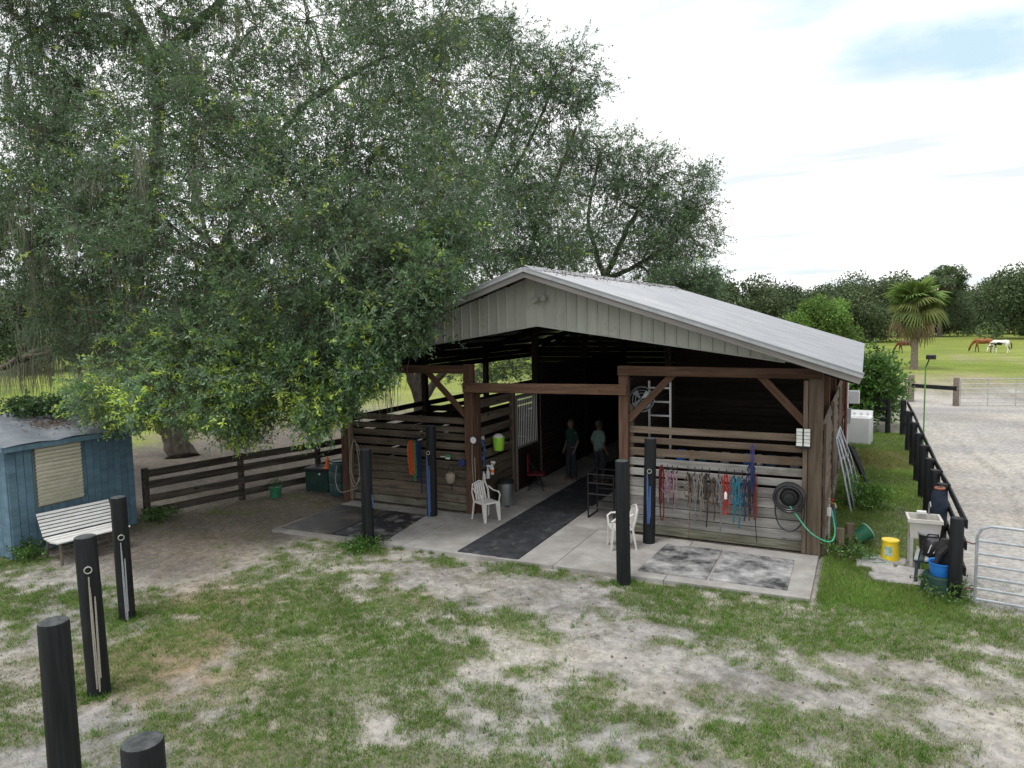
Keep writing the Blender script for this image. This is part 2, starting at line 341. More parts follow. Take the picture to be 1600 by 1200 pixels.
# ------------------------------------------------------------------ ground
def vnoise(x,y,s,seed):
    r=np.random.default_rng(seed); T=r.random((256,256)); x=x/s; y=y/s
    xi=np.floor(x).astype(int); yi=np.floor(y).astype(int); fx=x-xi; fy=y-yi; fx=fx*fx*(3-2*fx); fy=fy*fy*(3-2*fy)
    a=T[xi%256,yi%256]; b=T[(xi+1)%256,yi%256]; c=T[xi%256,(yi+1)%256]; d=T[(xi+1)%256,(yi+1)%256]
    return (a*(1-fx)+b*fx)*(1-fy)+(c*(1-fx)+d*fx)*fy
def fbm(x,y,s,seed,o=4):
    t=0;w=.5;k=0
    for i in range(o): t=t+w*vnoise(x,y,s/2**i,seed+i*7); k+=w; w*=.55
    return t/k
def gaus(x,y,px,py,rx,ry=None):
    p=G(px,py); ry=ry or rx; return np.exp(-(((x-p[0])/rx)**2+((y-p[1])/ry)**2))
def sstep(a,b,x): t=np.clip((x-a)/(b-a),0,1); return t*t*(3-2*t)
GP=[ # grass patches seen in the yard: pixel, radius x, radius y (m), weight
(470,960,.9,.9,.75),(590,1000,1.0,.8,.7),(560,1060,.9,.6,.6),(430,1110,.8,.5,.4),(330,950,.8,.7,.3),(680,1050,.8,.5,.35),(50,940,1.0,.7,.5),(180,1000,.6,.5,.2),
(1040,945,1.0,.45,.8),(1180,975,1.2,.5,.8),(1330,930,1.0,.8,.9),(1430,960,1.0,.7,.8),(1560,975,1.0,.5,.7),(1370,1010,.9,.4,.6),(1100,1150,1.0,.4,.35),(1300,1180,1.0,.4,.5),(900,1180,.8,.4,.45),(700,1180,.8,.4,.45),(500,1180,.8,.4,.45),(330,1150,.6,.4,.3),
(580,858,.35,.25,.9),(700,874,.22,.15,.8),(150,1075,.35,.3,.5),(200,965,.35,.3,.5),(20,880,.5,.4,.9),(450,775,1.0,.35,.8),(340,800,.8,.3,.6),(800,960,.5,.3,.35),(760,965,.6,.3,.35)]
SP=[(760,915,1.6,.5,.9),(880,930,1.0,.5,.9),(640,890,1.0,.3,.6),(1180,1070,2.0,.32,.75),(1500,1075,1.5,.35,.7),(960,985,.6,.4,.6),(1000,1060,.7,.35,.4),(820,1010,.5,.3,.5),(250,890,1.5,.6,.5),(60,1010,.8,.5,.5),(100,905,1.2,.25,.7),(560,1110,.5,.2,.35),(650,1160,.5,.2,.35),(300,1060,.5,.4,.4),(1570,1130,.8,.3,.3)]
def grassmask(x,y):
    n=fbm(x,y,1.1,3,5); n2=fbm(x,y,.28,19,3)
    w=.60+0*x
    for (px,py,rx,ry,k) in GP: w=w+k*.62*gaus(x,y,px,py,rx,ry)
    for (px,py,rx,ry,k) in SP: w=w-k*.62*gaus(x,y,px,py,rx,ry)
    side=sstep(-.75,-.45,x)*sstep(1.55,1.2,x)*sstep(11.5,12.6,y)*sstep(31,29,y); w=w+side*.75
    dark=sstep(-9.6,-11.6,x)*sstep(7.5,8.8,y)*sstep(34,24,y); w=w-dark*.55          # bare ground below the oak; mask also carries the painted canopy shade
    m=sstep(.22,.98,w+(n-.5)*.85+(n2-.5)*1.3)
    slab=(x>-11.75)&(x<-.6)&(y>11.6)&(y<26); m=np.where(slab,0,m)
    return m,dark,n,n2
def axis(a,b,fine,lo,hi,g=1.22):
    c=list(np.arange(a,b+1e-6,fine)); s=fine; v=a; L=[]
    while v>lo: s*=g; v-=s; L.append(v)
    s=fine; v=b; H=[]
    while v<hi: s*=g; v+=s; H.append(v)
    return np.array(L[::-1]+c+H)
ax=axis(-17,8,.07,-1500,1500); ay=axis(2.5,29,.08,-300,2500)
XX,YY=np.meshgrid(ax,ay,indexing='ij')
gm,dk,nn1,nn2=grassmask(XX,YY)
big=fbm(XX,YY,14,51,4); mid=fbm(XX,YY,4,61,4)
arena=sstep(1.25,1.75,XX+.25*(mid-.5))*sstep(6,8.5,YY+0*XX)*sstep(50,44,YY+10*(mid-.5)); arena=np.maximum(arena,sstep(12.55,12.9,YY)*arena)
arena=arena*sstep(11.6,12.9,YY+.6*(nn1-.5))
field=np.maximum(sstep(46,54,YY+8*(mid-.5)),sstep(-23,-27,XX+3*(mid-.5))*sstep(6,10,YY)); field=np.maximum(field,sstep(27,33,YY)*sstep(-1,-4,XX+2*mid)*.9)
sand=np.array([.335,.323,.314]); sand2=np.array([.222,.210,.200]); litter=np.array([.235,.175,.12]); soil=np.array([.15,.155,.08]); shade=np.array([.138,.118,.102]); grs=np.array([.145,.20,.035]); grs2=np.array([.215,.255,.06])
def mix(a,b,t): t=t[...,None]; return a*(1-t)+b*t
C=mix(np.broadcast_to(sand,XX.shape+(3,)),sand2,sstep(.42,.72,nn2*.6+mid*.5)); 
lit=gaus(XX,YY,260,1030,1.4,1.0)*1.1+gaus(XX,YY,330,950,1.6,.9)*.8+gaus(XX,YY,720,940,1.3,.5)*.6+gaus(XX,YY,330,1150,1.2,.5)*.6
C=mix(C,litter,np.clip(lit*sstep(.35,.6,nn1),0,.85)); C=mix(C,shade,np.clip(dk*.85,0,1)); C=mix(C,soil,gm*.55)  # below the oak: darker soil with the canopy shade painted into it
ar=mix(np.broadcast_to(np.array([.378,.366,.358]),XX.shape+(3,)),np.array([.288,.274,.265]),sstep(.4,.75,mid))
C=mix(C,ar,arena)
fl=mix(np.broadcast_to(grs,XX.shape+(3,)),grs2,sstep(.35,.7,big)); dry=sstep(.60,.78,mid*.6+big*.4+.35*sstep(62,50,YY)*sstep(-2,0,XX)); fl=mix(fl,np.array([.30,.26,.19]),dry*.75)
C=mix(C,fl,field*(1-arena))
rel=(nn1-.5)*.05+(nn2-.5)*.022; 
flat=((XX>-12.2)&(XX<-.3)&(YY>11.0)&(YY<26)); rel=np.where(flat,rel*.15-.004,rel)
rel=rel*np.clip(1-np.maximum(0,np.hypot(XX+4,YY-11)-22)/10,0,1)
ruts=0
for k,(x0,c,a,w) in enumerate(((2.6,.55,1,.10),(3.0,.62,1,.10),(3.9,.3,1,.14),(5.2,.2,1,.12))):
    path=x0+c*np.sin((YY-14)/5.5+k)*a; ruts=ruts-.05*np.exp(-((XX-path)/w)**2)+.03*np.exp(-((XX-path-.22)/.12)**2)
rel=rel+ruts*arena*sstep(40,25,YY)
V=np.stack([XX,YY,rel],-1).reshape(-1,3); nx,ny=XX.shape
I=np.arange(nx*ny).reshape(nx,ny); F=np.stack([I[:-1,:-1],I[1:,:-1],I[1:,1:],I[:-1,1:]],-1).reshape(-1,4)
gmat=mat('yard_soil_and_sand',(.72,.72,.72),(1.22,1.21,1.2),rough=.95,scale=9,detail=9,spec=.1,attr='Col',bump=.02,bscale=22)
_t=gmat.node_tree; _N=_t.nodes; _L=_t.links; _b=_N['Principled BSDF']; _src=_b.inputs['Base Color'].links[0].from_socket
_g=_N.new('ShaderNodeNewGeometry'); _m=_N.new('ShaderNodeMapping'); _m.inputs['Scale'].default_value=(.5,1,1); _L.new(_g.outputs['Position'],_m.inputs[0])
_n=_N.new('ShaderNodeTexNoise'); _n.inputs['Scale'].default_value=.32; _n.inputs['Detail'].default_value=8; _n.inputs['Roughness'].default_value=.65; _L.new(_m.outputs[0],_n.inputs['Vector'])
_r=_N.new('ShaderNodeValToRGB'); _r.color_ramp.elements[0].position=.34; _r.color_ramp.elements[1].position=.66; _r.color_ramp.elements[0].color=(.74,.76,.8,1); _r.color_ramp.elements[1].color=(1.2,1.16,1.05,1); _L.new(_n.outputs[0],_r.inputs[0])
_x=_N.new('ShaderNodeMix'); _x.data_type='RGBA'; _x.blend_type='MULTIPLY'; _x.inputs[0].default_value=1; _L.new(_src,_x.inputs[6]); _L.new(_r.outputs[0],_x.inputs[7]); _L.new(_x.outputs[2],_b.inputs['Base Color'])
_v=_N.new('ShaderNodeTexVoronoi'); _v.feature='SMOOTH_F1'; _v.inputs['Scale'].default_value=4.2; _v.inputs['Randomness'].default_value=1; _L.new(_g.outputs['Position'],_v.inputs['Vector'])
_bn=[q for q in _N if q.type=='BUMP'][0]; _b2=_N.new('ShaderNodeBump'); _b2.inputs['Distance'].default_value=.05; _b2.inputs['Strength'].default_value=.8; _L.new(_v.outputs['Distance'],_b2.inputs['Height']); _L.new(_bn.outputs[0],_b2.inputs['Normal']); _L.new(_b2.outputs[0],_b.inputs['Normal'])
fa=(arena>.5)[:-1,:-1].reshape(-1)
def subset(name,sel):
    f=F[sel]; u,inv=np.unique(f,return_inverse=True); me=npmesh(name,V[u],inv.reshape(-1,4),C.reshape(-1,3)[u],True); o=link(name,me,gmat); o['kind']='structure'; return o
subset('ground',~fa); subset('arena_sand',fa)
# ------------------------------------------------------------------ concrete slab
SZ=.06
slab=thing('concrete_slab',None,None,(-6.2,13,0)); slab['kind']='structure'
def poly(name,pts,z0,z1,m,parent):
    n=len(pts); mb=MB(); mb.add([(x,y,z0) for x,y in pts]+[(x,y,z1) for x,y in pts],[tuple(range(n-1,-1,-1)),tuple(range(n,2*n))]+[(i,(i+1)%n,n+(i+1)%n,n+i) for i in range(n)])
    return part(name,mb,m,parent,world=True)
def fy(x): return 11.22+(x+11.55)*.045
xs=[-11.55,-8.25,-5.0,-3.0,-.70]
for a,b in zip(xs[:-1],xs[1:]): poly('slab_panel',[(a+.006,fy(a)),(b-.006,fy(b)),(b-.006,13.93),(a+.006,13.93)],-.12,SZ,M['conc'],slab)
for a,b in zip((13.942,16.9,19.9,22.9),(16.89,19.89,22.89,25.9)): poly('slab_panel',[(-8.12,a),(-4.42,a),(-4.42,b),(-8.12,b)],-.12,SZ,M['conc'],slab)
for nm,(x0,x1) in {'l':(-11.7,-8.13),'r':(-4.41,-.85)}.items(): poly('stall_floor',[(x0,14.1),(x1,14.1),(x1,25.9),(x0,25.9)],-.1,.03,mat('stall_dirt',(.10,.085,.07),(.17,.14,.12),rough=.95,scale=6,bump=.02),slab)
# ------------------------------------------------------------------ rubber mats
def rmat(pts,m,label,cat='mat',t=.02,z=SZ):
    pts=[Vector((*p,0)) for p in pts]; c=sum(pts,Vector())/len(pts); N=10; e=[]
    for i in range(len(pts)):
        a,b=pts[i],pts[(i+1)%len(pts)]
        for k in range(N):
            q=a.lerp(b,k/N)-c; e.append(q*(1+random.uniform(-.004,.004)))
    n=len(e); top=[(p.x*.997,p.y*.997,t+random.uniform(0,.006)) for p in e]; mb=MB()
    mb.add([(p.x,p.y,0.001) for p in e]+top,[tuple(range(n,2*n)),tuple(range(n-1,-1,-1))]+[(i,(i+1)%n,n+(i+1)%n,n+i) for i in range(n)])
    return single('rubber_mat',mb,m,label,cat,(c.x,c.y,z),0,'rubber mats on the concrete')
rmat([(-3.52,11.86),(-2.34,11.88),(-2.36,13.52),(-3.42,13.52)],M['mat1'],'dusty black rubber mat nearer the aisle, left one of the right pair')
rmat([(-2.29,11.90),(-1.06,11.93),(-1.08,13.46),(-2.31,13.50)],M['mat1'],'whitish worn rubber mat at the right corner of the concrete')
rmat([(-10.02,11.42),(-8.72,11.50),(-9.0,13.42),(-10.0,13.42)],M['mat4'],'black rubber mat with white dust between the two left hitching posts')
rmat([(-11.42,11.36),(-10.06,11.42),(-10.04,13.42),(-11.5,13.42)],M['mat3'],'dirty brownish rubber mat at the far left end of the concrete')
rmat([(-7.0,11.50),(-5.72,11.56),(-5.78,18.4),(-7.05,18.4)],M['mat2'],'long black rubber runner leading into the barn aisle')
rmat([(-7.05,18.44),(-5.78,18.44),(-5.78,25),(-7.05,25)],M['mat2'],'rubber runner lying deep inside the dark aisle')
# ------------------------------------------------------------------ barn
XL,XA,XB,XR=-11.75,-8.12,-4.44,-.80; YF=14.05; YB=25.6; XC=-6.27
barn=thing('horse_barn','long open fronted wooden horse barn with grey metal roof','barn',(XC,20,0))
def bp(name,*a,**k): return plank(name,*a,parent=barn,**k)
def zr(x): return 5.56-.331*abs(x-XC)
# posts
for x,w in ((XL,.2),(XA,.22),(XB,.2),(XR,.24)):
    bp('post',(x,YF,0),(x,YF,min(3.53,zr(x)-.2)),w,.17,M['post'] if x!=XR else M['grey'],up=(1,0,0))
bp('post',(XA+.13,YF+.12,0),(XA+.13,YF+.12,2.95),.10,.14,M['post'],up=(1,0,0)); bp('post',(XB+.13,YF+.1,0),(XB+.13,YF+.1,2.7),.06,.14,M['grey'],up=(1,0,0))
bp('post',(XR-.17,YF-.02,.06),(XR-.17,YF-.02,3.3),.08,.12,M['grey'],up=(1,0,0)); bp('post',(XL+.16,YF-.02,.06),(XL+.16,YF-.02,3.3),.09,.12,M['grey'],up=(1,0,0))
ybays=[YF,17.7,21.5,YB]
for y in ybays[1:]:
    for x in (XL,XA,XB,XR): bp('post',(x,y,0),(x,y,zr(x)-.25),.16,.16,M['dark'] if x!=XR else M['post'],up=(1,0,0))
# header beams and braces
bp('header_beam',(XB-.1,YF-.11,3.44),(XR+.09,YF-.11,3.43),.19,.06,M['post']); bp('header_beam',(XL-.1,YF-.11,3.40),(XA-.08,YF-.11,3.41),.19,.06,M['post'])
bp('header_beam',(XA-.09,YF-.13,3.0),(XB+.09,YF-.13,3.05),.215,.06,M['post'])
bp('brace',(XB+.10,YF-.03,2.42),(-3.42,YF-.03,3.38),.14,.05,M['post']); bp('brace',(XR-.1,YF-.03,2.42),(-1.78,YF-.03,3.38),.14,.05,M['post'])
bp('brace',(XA-.1,YF-.03,2.36),(-9.25,YF-.03,3.36),.14,.05,M['post'])
# front boards
ZR=[(2.15,2.29),(1.94,2.07),(1.69,1.85),(1.48,1.635),(1.27,1.42),(1.03,1.225),(.835,1.025),(.64,.83),(.445,.635),(.25,.44),(.06,.245)]
for i,(a,b) in enumerate(ZR):
    m=M['grey'] if i<3 else M['pale'] if i<10 else M['mossy']
    bp('board',(XB+.08,YF+.04,(a+b)/2),(XR-.2,YF+.04,(a+b)/2),b-a-(.006 if i>4 else 0),.04,m,jit=.004)
ZL=[(2.13,2.28),(1.93,2.06),(1.74,1.89),(1.52,1.68),(1.29,1.46),(1.05,1.245),(.86,1.045),(.66,.85),(.46,.65),(.26,.45),(.07,.25)]
for i,(a,b) in enumerate(ZL): bp('board',(XL+.1,YF+.04,(a+b)/2),(XA-.1,YF+.04,(a+b)/2),b-a-(.005 if i>4 else 0),.04,M['board'] if i<10 else M['mossy'],jit=.004)
# side and partition walls, every board on its own
def slat_wall(p0,p1,zs,m,off=0,th=.035,jit=.012):
    for (a,b) in zs: bp('board',(p0[0],p0[1],(a+b)/2),(p1[0],p1[1],(a+b)/2),b-a,th,m,jit=jit)
ZS=[(2.0,2.15),(1.76,1.90),(1.52,1.68),(1.28,1.45),(1.04,1.22),(.80,1.0),(.58,.79),(.36,.57),(.1,.35)]
for y0,y1 in zip(ybays[:-1],ybays[1:]):
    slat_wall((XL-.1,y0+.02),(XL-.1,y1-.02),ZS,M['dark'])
    # right side: warped boards of every bay
    top=2.36
    for k in range(11):
        z=top-k*.205; dz=random.uniform(-.025,.025)
        plank('board',(XR+.12+random.uniform(-.015,.015),y0+.1,z),(XR+.12+random.uniform(-.015,.02),y1-.12,z+dz),.19,.025,M['grey'] if y0<18 else M['post'],parent=barn,up=(random.uniform(-.28,-.12),0,1))
for y in ybays: bp('wall_stud',(XR+.155,y+.06,.05),(XR+.155,y+.06,2.5),.05,.09,M['grey'],up=(1,0,0))
ZI=[(2.46,2.66),(2.12,2.32),(1.80,1.99),(1.52,1.70),(1.24,1.43),(.98,1.18),(.76,.97),(.54,.75),(.32,.53),(.1,.31)]
slat_wall((XA,YF+.2),(XA,16.15),ZI,M['board'],jit=.004)
bp('post',(XA,16.24,.05),(XA,16.24,2.75),.12,.14,M['grey'],up=(1,0,0))
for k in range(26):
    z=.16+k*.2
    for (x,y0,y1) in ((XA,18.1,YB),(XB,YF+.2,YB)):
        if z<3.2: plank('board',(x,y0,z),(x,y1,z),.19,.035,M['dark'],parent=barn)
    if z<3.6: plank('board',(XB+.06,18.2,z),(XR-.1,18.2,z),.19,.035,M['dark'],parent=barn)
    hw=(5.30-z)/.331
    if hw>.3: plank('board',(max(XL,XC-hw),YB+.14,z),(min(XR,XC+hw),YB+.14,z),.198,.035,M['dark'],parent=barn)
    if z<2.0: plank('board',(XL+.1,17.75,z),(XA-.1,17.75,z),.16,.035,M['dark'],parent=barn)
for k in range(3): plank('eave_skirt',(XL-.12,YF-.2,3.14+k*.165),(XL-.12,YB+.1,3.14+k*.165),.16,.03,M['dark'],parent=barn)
# stall door with a white bar grille
dr=MB(); dr.box((XA+.03,17.02,.62),(.05,1.5,1.1)); door=part('stall_door',dr,M['dark'],barn,world=True)
for y in (16.33,17.80): part('door_stile',MB().box((XA+.05,y,1.32),(.06,.07,2.5)),mat('door_frame_grey',(.16,.15,.14),(.22,.21,.2),scale=8),door,world=True)
for z in (1.2,2.53): part('door_rail',MB().box((XA+.05,17.06,z),(.05,1.4,.06)),MATS['door_frame_grey'],door,world=True)
for k in range(13): part('grille_bar',MB().tube([(XA+.06,16.42+k*.107,1.2),(XA+.06,16.42+k*.107,2.52)],.011,6),M['white'],door,world=True)
# rafters, purlins
for y in (YF+.05,17.7,21.5,YB-.05):
    for s in (-1,1): plank('rafter',(XC,y,5.36),(XC+s*6.1,y,zr(XC+6.1)-.2),.2,.06,M['dark'],parent=barn)
for s in (-1,1):
    for k in range(1,10): x=XC+s*k*.65; plank('purlin',(x,13.3,zr(x)-.085),(x,25.9,zr(x)-.085),.09,.045,M['dark'],parent=barn)
# gable siding: strips between ribs
xg=XC-5.5+.0; k=0
w=.229
while xg<XC+5.45:
    def prof(x): return zr(x)-.11, max(4.39-.148*abs(x-XC),0)
    x0,x1=xg,xg+w; (t0,b0),(t1,b1)=prof(x0),prof(x1)
    if x0<XC<x1: pass
    if t0-b0>.03 and t1-b1>.03:
        y=YF-.26; mb=MB(); pts=[(0,0),(w-.045,0),(w-.03,-.022),(w-.012,-.022),(w,0)]
        vs=[]
        for (u,d) in pts:
            x=x0+u; t,b=prof(x); vs+=[(x,y+d,b),(x,y+d,t)]
        for (u,d) in pts:
            x=x0+u; t,b=prof(x); vs+=[(x,y+d+.012,b),(x,y+d+.012,t)]
        fs=[(2*i,2*i+2,2*i+3,2*i+1) for i in range(4)]+[(10+2*i,11+2*i,13+2*i,12+2*i) for i in range(4)]
        part('siding_panel',mb.add(vs,fs),M['siding'],barn,world=True)
    xg+=w
part('gable_trim',MB().tube([(XC-5.4,YF-.265,4.39-.148*5.4-.012),(XC,YF-.265,4.378),(XC+4.95,YF-.265,4.39-.148*4.95-.012)],.016,4),M['siding'],barn,world=True)
# roof panels with ribs
RY0,RY1=13.17,26.0; npan=14; pw=(RY1-RY0)/npan
for s in (-1,1):
    for i in range(npan):
        y0=RY0+i*pw; mb=MB(); pr=[]
        for r in range(4):
            u=r*pw/4; pr+=[(u,0),(u+pw/4-.05,0),(u+pw/4-.035,.022),(u+pw/4-.012,.022)]
        pr.append((pw-.001,0)); vs=[]
        nseg=5
        for q in range(nseg+1):
            x=XC+s*(6.22*q/nseg)
            for (u,d) in pr: vs.append((x,y0+u,zr(x)+d+.006*math.sin(q*2.1+i*1.7+s)))
        n=len(pr); fs=[(q*n+j,q*n+j+1,(q+1)*n+j+1,(q+1)*n+j) for q in range(nseg) for j in range(n-1)]
        m0=len(vs); vs+=[(v[0],v[1],v[2]-.012) for v in vs]; fs+=[(a+m0,d+m0,c+m0,b+m0) for a,b,c,d in fs]
        part('roof_panel',mb.add(vs,fs),M['roof'],barn,world=True)
mb=MB()
for y in (RY0,RY1): pass
mb.add([(XC-.22,RY0-.02,zr(XC-.22)+.03),(XC,RY0-.02,5.62),(XC+.22,RY0-.02,zr(XC-.22)+.03),(XC-.22,RY1,zr(XC-.22)+.03),(XC,RY1,5.62),(XC+.22,RY1,zr(XC-.22)+.03)],[(0,1,4,3),(1,2,5,4)]); part('ridge_cap',mb,M['roof'],barn,world=True)
for s in (-1,1):   # rake: metal trim over a weathered board
    a,b=(XC,RY0-.02,5.535),(XC+s*6.24,RY0-.02,zr(XC+6.24)-.025); bp('rake_trim',a,b,.10,.035,M['trim']); 
    a,b=(XC,RY0+.035,5.43),(XC+s*6.2,RY0+.035,zr(XC+6.2)-.13); bp('rake_board',a,b,.12,.04,M['rust'])
    a,b=(XC+s*.1,RY0-.035,5.545),(XC+s*6.24,RY0-.035,zr(XC+6.24)+.01); bp('rake_cap',a,b,.03,.02,M['roof'])
    x=XC+s*6.15; bp('eave_board',(x,RY0+.1,zr(x)-.1),(x,RY1-.1,zr(x)-.1),.12,.035,M['rust'])
    bp('soffit_rail',(XC+s*5.5,RY0+.1,zr(XC+5.5)-.05),(XC+s*5.5,RY1,zr(XC+5.5)-.05),.1,.04,M['dark'])
# gable flood light
fl=thing('flood_light','small grey flood light fixed high on the barn gable','light',(-6.12,13.76,4.95))
part('lamp_box',MB().rbox((.05,-.07,0),(.13,.12,.11),.02),mat('lamp_grey',(.22,.22,.2),(.3,.3,.27),scale=6),fl); part('lamp_head',MB().lathe([(.03,0),(.06,.06),(.075,.13)],(-.06,-.10,0),12,rot=Matrix.Rotation(R_(-115),3,'Y')),MATS['lamp_grey'],fl)
# ------------------------------------------------------------------ black hitching posts
def hpost(x,y,h,label,rot=0,ring=None,r=.118):
    t=thing('hitching_post',label,'post',(x,y,0),rot,'black hitching posts'); t.rotation_euler=(R_(random.uniform(-1,1)),R_(random.uniform(-1,1)),rot); mb=MB(); seg=18
    prof=[(r*1.02,-.25),(r*1.02,.02),(r,h*.5),(r*.97,h-.02),(r*.93,h)]
    mb.lathe(prof,(0,0,0),seg,cap1=False); part('shaft',mb,M['tar'],t,smooth=True)
    part('end_grain',MB().lathe([(r*.93,h-.001),(r*.8,h+.008),(.02,h+.014)],(0,0,0),seg,cap0=False),M['tartop'],t)
    if ring:
        a,z=ring; d=Vector((math.cos(a),math.sin(a),0)); u=Vector((-d.y,d.x,0)); mb=MB(); mb.ring(d*(r+.02)+Vector((0,0,z)),.04,.007,u=u,w=(0,0,1)); mb.tube([d*(r-.02)+Vector((0,0,z+.04)),d*(r+.03)+Vector((0,0,z+.04))],.008,6); part('eye_ring',mb,M['eyebolt'],t)
    return t
def toC(x,y): return math.atan2(-y,-x)
hpost(-9.0,11.32,1.98,'black hitching post on the grass tuft at the left mats')
hpost(-8.88,13.52,2.15,'black hitching post against the left stall front',ring=(toC(-8.9,13.5)-.5,1.55))
hpost(-3.61,11.33,2.13,'black hitching post at the front edge of the right mats')
hpost(-3.78,13.5,2.15,'black hitching post against the right stall front',ring=(toC(-3.8,13.5)-.1,1.52))
hpost(-8.38,5.21,2.0,'black hitching post with brass ring and doubled pale rope on the left lawn',ring=(toC(-8.4,5.2),1.62),r=.125)
hpost(-10.18,6.85,1.93,'black hitching post with ring standing in front of the white bench',ring=(toC(-10.2,6.9),1.33),r=.115)
hpost(-6.2,3.5,2.0,'tall black hitching post cut by the lower left corner',r=.125)
hpost(-3.85,2.63,2.0,'black hitching post showing only its top at the bottom edge',r=.125)
# ropes: tubes through points
def rope(name,pts,r,m,label,cat='rope',group=None,seg=6):
    pts=[Vector(p) for p in pts]; b=pts[0].copy(); mb=MB(); q=[]
    P=[2*pts[0]-pts[1]]+pts+[2*pts[-1]-pts[-2]]
    for i in range(1,len(P)-2):
        for k in range(5):
            t=k/5; a,bb,c,d=P[i-1],P[i],P[i+1],P[i+2]
            q.append(.5*((2*bb)+(c-a)*t+(2*a-5*bb+4*c-d)*t*t+(3*bb-a-3*c+d)*t**3)-b)
    q.append(pts[-1]-b); mb.tube(q,r,seg); return single(name,mb,m,label,cat,b,0,group,smooth=True)
def post_rope(x,y,z0,z1,r,m,label,ang,w=.05,R=.14):
    d=Vector((math.cos(ang),math.sin(ang),0)); u=Vector((-d.y,d.x,0)); c=Vector((x,y,0))+d*R
    rope('lead_rope',[c-u*w/2+Vector((0,0,z1)),c-u*w/2*1.1+Vector((0,0,(z0+z1)/2)),c-u*w*.4+Vector((0,0,z0-.08)),c-u*w*.4+Vector((0,0,z0+.9*(z1-z0))),c+Vector((0,0,z0)),c+u*w*.2+Vector((0,0,z0+.04)),c+u*w/2+Vector((0,0,z1-.25)),c+u*w/2+Vector((0,0,z0+.05))],r,m,label)
post_rope(-8.38,5.21,.22,1.54,.008,M['rope'],'pale doubled rope hanging on the post on the left lawn',toC(-8.4,5.2))
post_rope(-10.18,6.85,.12,1.25,.008,M['ropegrey'],'pale blue grey rope hanging on the post by the white bench',toC(-10.2,6.9),.04,.13)
post_rope(-3.78,13.5,.55,1.48,.012,M['bluerope'],'blue lead rope on the post by the right stall',toC(-3.8,13.5),.055,.135)
post_rope(-8.88,13.52,.12,1.5,.012,M['bluerope'],'long blue lead rope on the post by the left stall',toC(-8.9,13.5)-.5,.05,.135)
rope('lead_rope',[(-8.90,11.29,1.2),(-8.87,11.33,.95),(-8.88,11.35,.78)],.016,M['bluerope'],'short blue rope end on the post at the left mats')
# ------------------------------------------------------------------ blue shed
sh=thing('blue_shed','small blue board shed with cream louvred window and tin roof','shed',(-16,9,0))
SX,SY0,SY1,SXB=-14.9,7.78,10.42,-17.0
nb=17
for i in range(nb):
    y0=SY0+(SY1-SY0)*i/nb; y1=SY0+(SY1-SY0)*(i+1)/nb; plank('wall_board',(SX,(y0+y1)/2,.03),(SX,(y0+y1)/2,2.2),y1-y0-.008,.03,M['blue'],parent=sh,up=(0,1,0))
for i in range(14):
    x0=SXB+(SX-SXB)*i/14; x1=SXB+(SX-SXB)*(i+1)/14
    for y in (SY0,SY1): plank('wall_board',((x0+x1)/2,y,.03),((x0+x1)/2,y,2.24),x1-x0-.008,.03,M['blue'],parent=sh,up=(1,0,0))
plank('wall_board',(SXB,SY0,1.1),(SXB,SY1,1.1),2.1,.03,M['blue'],parent=sh)
for y in (SY0-.005,): plank('corner_trim',(SX+.02,y+.07,.02),(SX+.02,y+.07,2.22),.16,.03,M['blue'],parent=sh,up=(0,1,0)); plank('corner_trim',(SX-.06,y-.02,.02),(SX-.06,y-.02,2.22),.14,.03,M['blue'],parent=sh,up=(1,0,0))
wd=part('window_frame',MB().box((SX+.02,8.74,1.56),(.02,.94,1.27)),mat('louvre_back',(.12,.115,.08),(.16,.15,.11),scale=5),sh,world=True)
for k in range(16):
    z=.96+k*.0775; mb=MB().box((SX+.07,8.74,z+.035),(.010,.92,.085),ry=R_(30)); part('louvre_slat',mb,M['cream'],wd,world=True)
def rz_(x): return 2.30+(SX+.32-x)*.14
mb=MB(); n=9
vs=[]
for i in range(n+1):
    y=SY0-.22+(SY1-SY0+.4)*i/n
    for x in (SX+.32,SX-.9,SXB-.2): vs.append((x,y,rz_(x)+.02*math.sin(i*2.3+x)))
fs=[(i*3+j,i*3+j+1,i*3+j+4,i*3+j+3) for i in range(n) for j in range(2)]; o=len(vs); vs+=[(a,b,c-.02) for a,b,c in vs]; fs+=[tuple(k+o for k in reversed(f)) for f in fs]
part('roof',mb.add(vs,fs),M['tin'],sh,world=True)
plank('fascia',(SX+.29,SY0-.2,rz_(SX+.29)-.075),(SX+.29,SY1+.16,rz_(SX+.29)-.075),.11,.03,M['blue'],parent=sh); plank('fascia',(SX+.30,SY0-.2,rz_(SX+.3)-.07),(SXB-.2,SY0-.2,rz_(SXB-.2)-.07),.11,.03,M['blue'],parent=sh)
# white slatted bench
bn=thing('garden_bench','white slatted wooden garden bench in front of the blue shed','bench',(-14.1,8.66,0),R_(-9))
for k in range(5): plank('seat_slat',(.05+.125*k-.05,-.68,.42+.012*abs(k-2)),(.05+.125*k-.05,.68,.42+.012*abs(k-2)),.03,.11,M['white'],parent=bn,world=False)
for k in range(7): plank('back_slat',(-.10-.035*k,-.68,.5+.062*k),(-.10-.035*k,.68,.5+.062*k),.052,.025,M['white'],parent=bn,world=False,up=(-.5,0,1))
for y in (-.6,0,.6):
    mb=MB(); mb.tube([(.5,y,0),(.46,y,.4),(-.06,y,.37),(-.16,y,.42),(-.36,y,.82)],[.03,.03,.035,.035,.025],6); mb.tube([(-.2,y,0),(-.05,y,.4)],.03,6); part('leg',mb,mat('bench_leg',(.10,.085,.065),(.16,.135,.11),scale=8),bn)
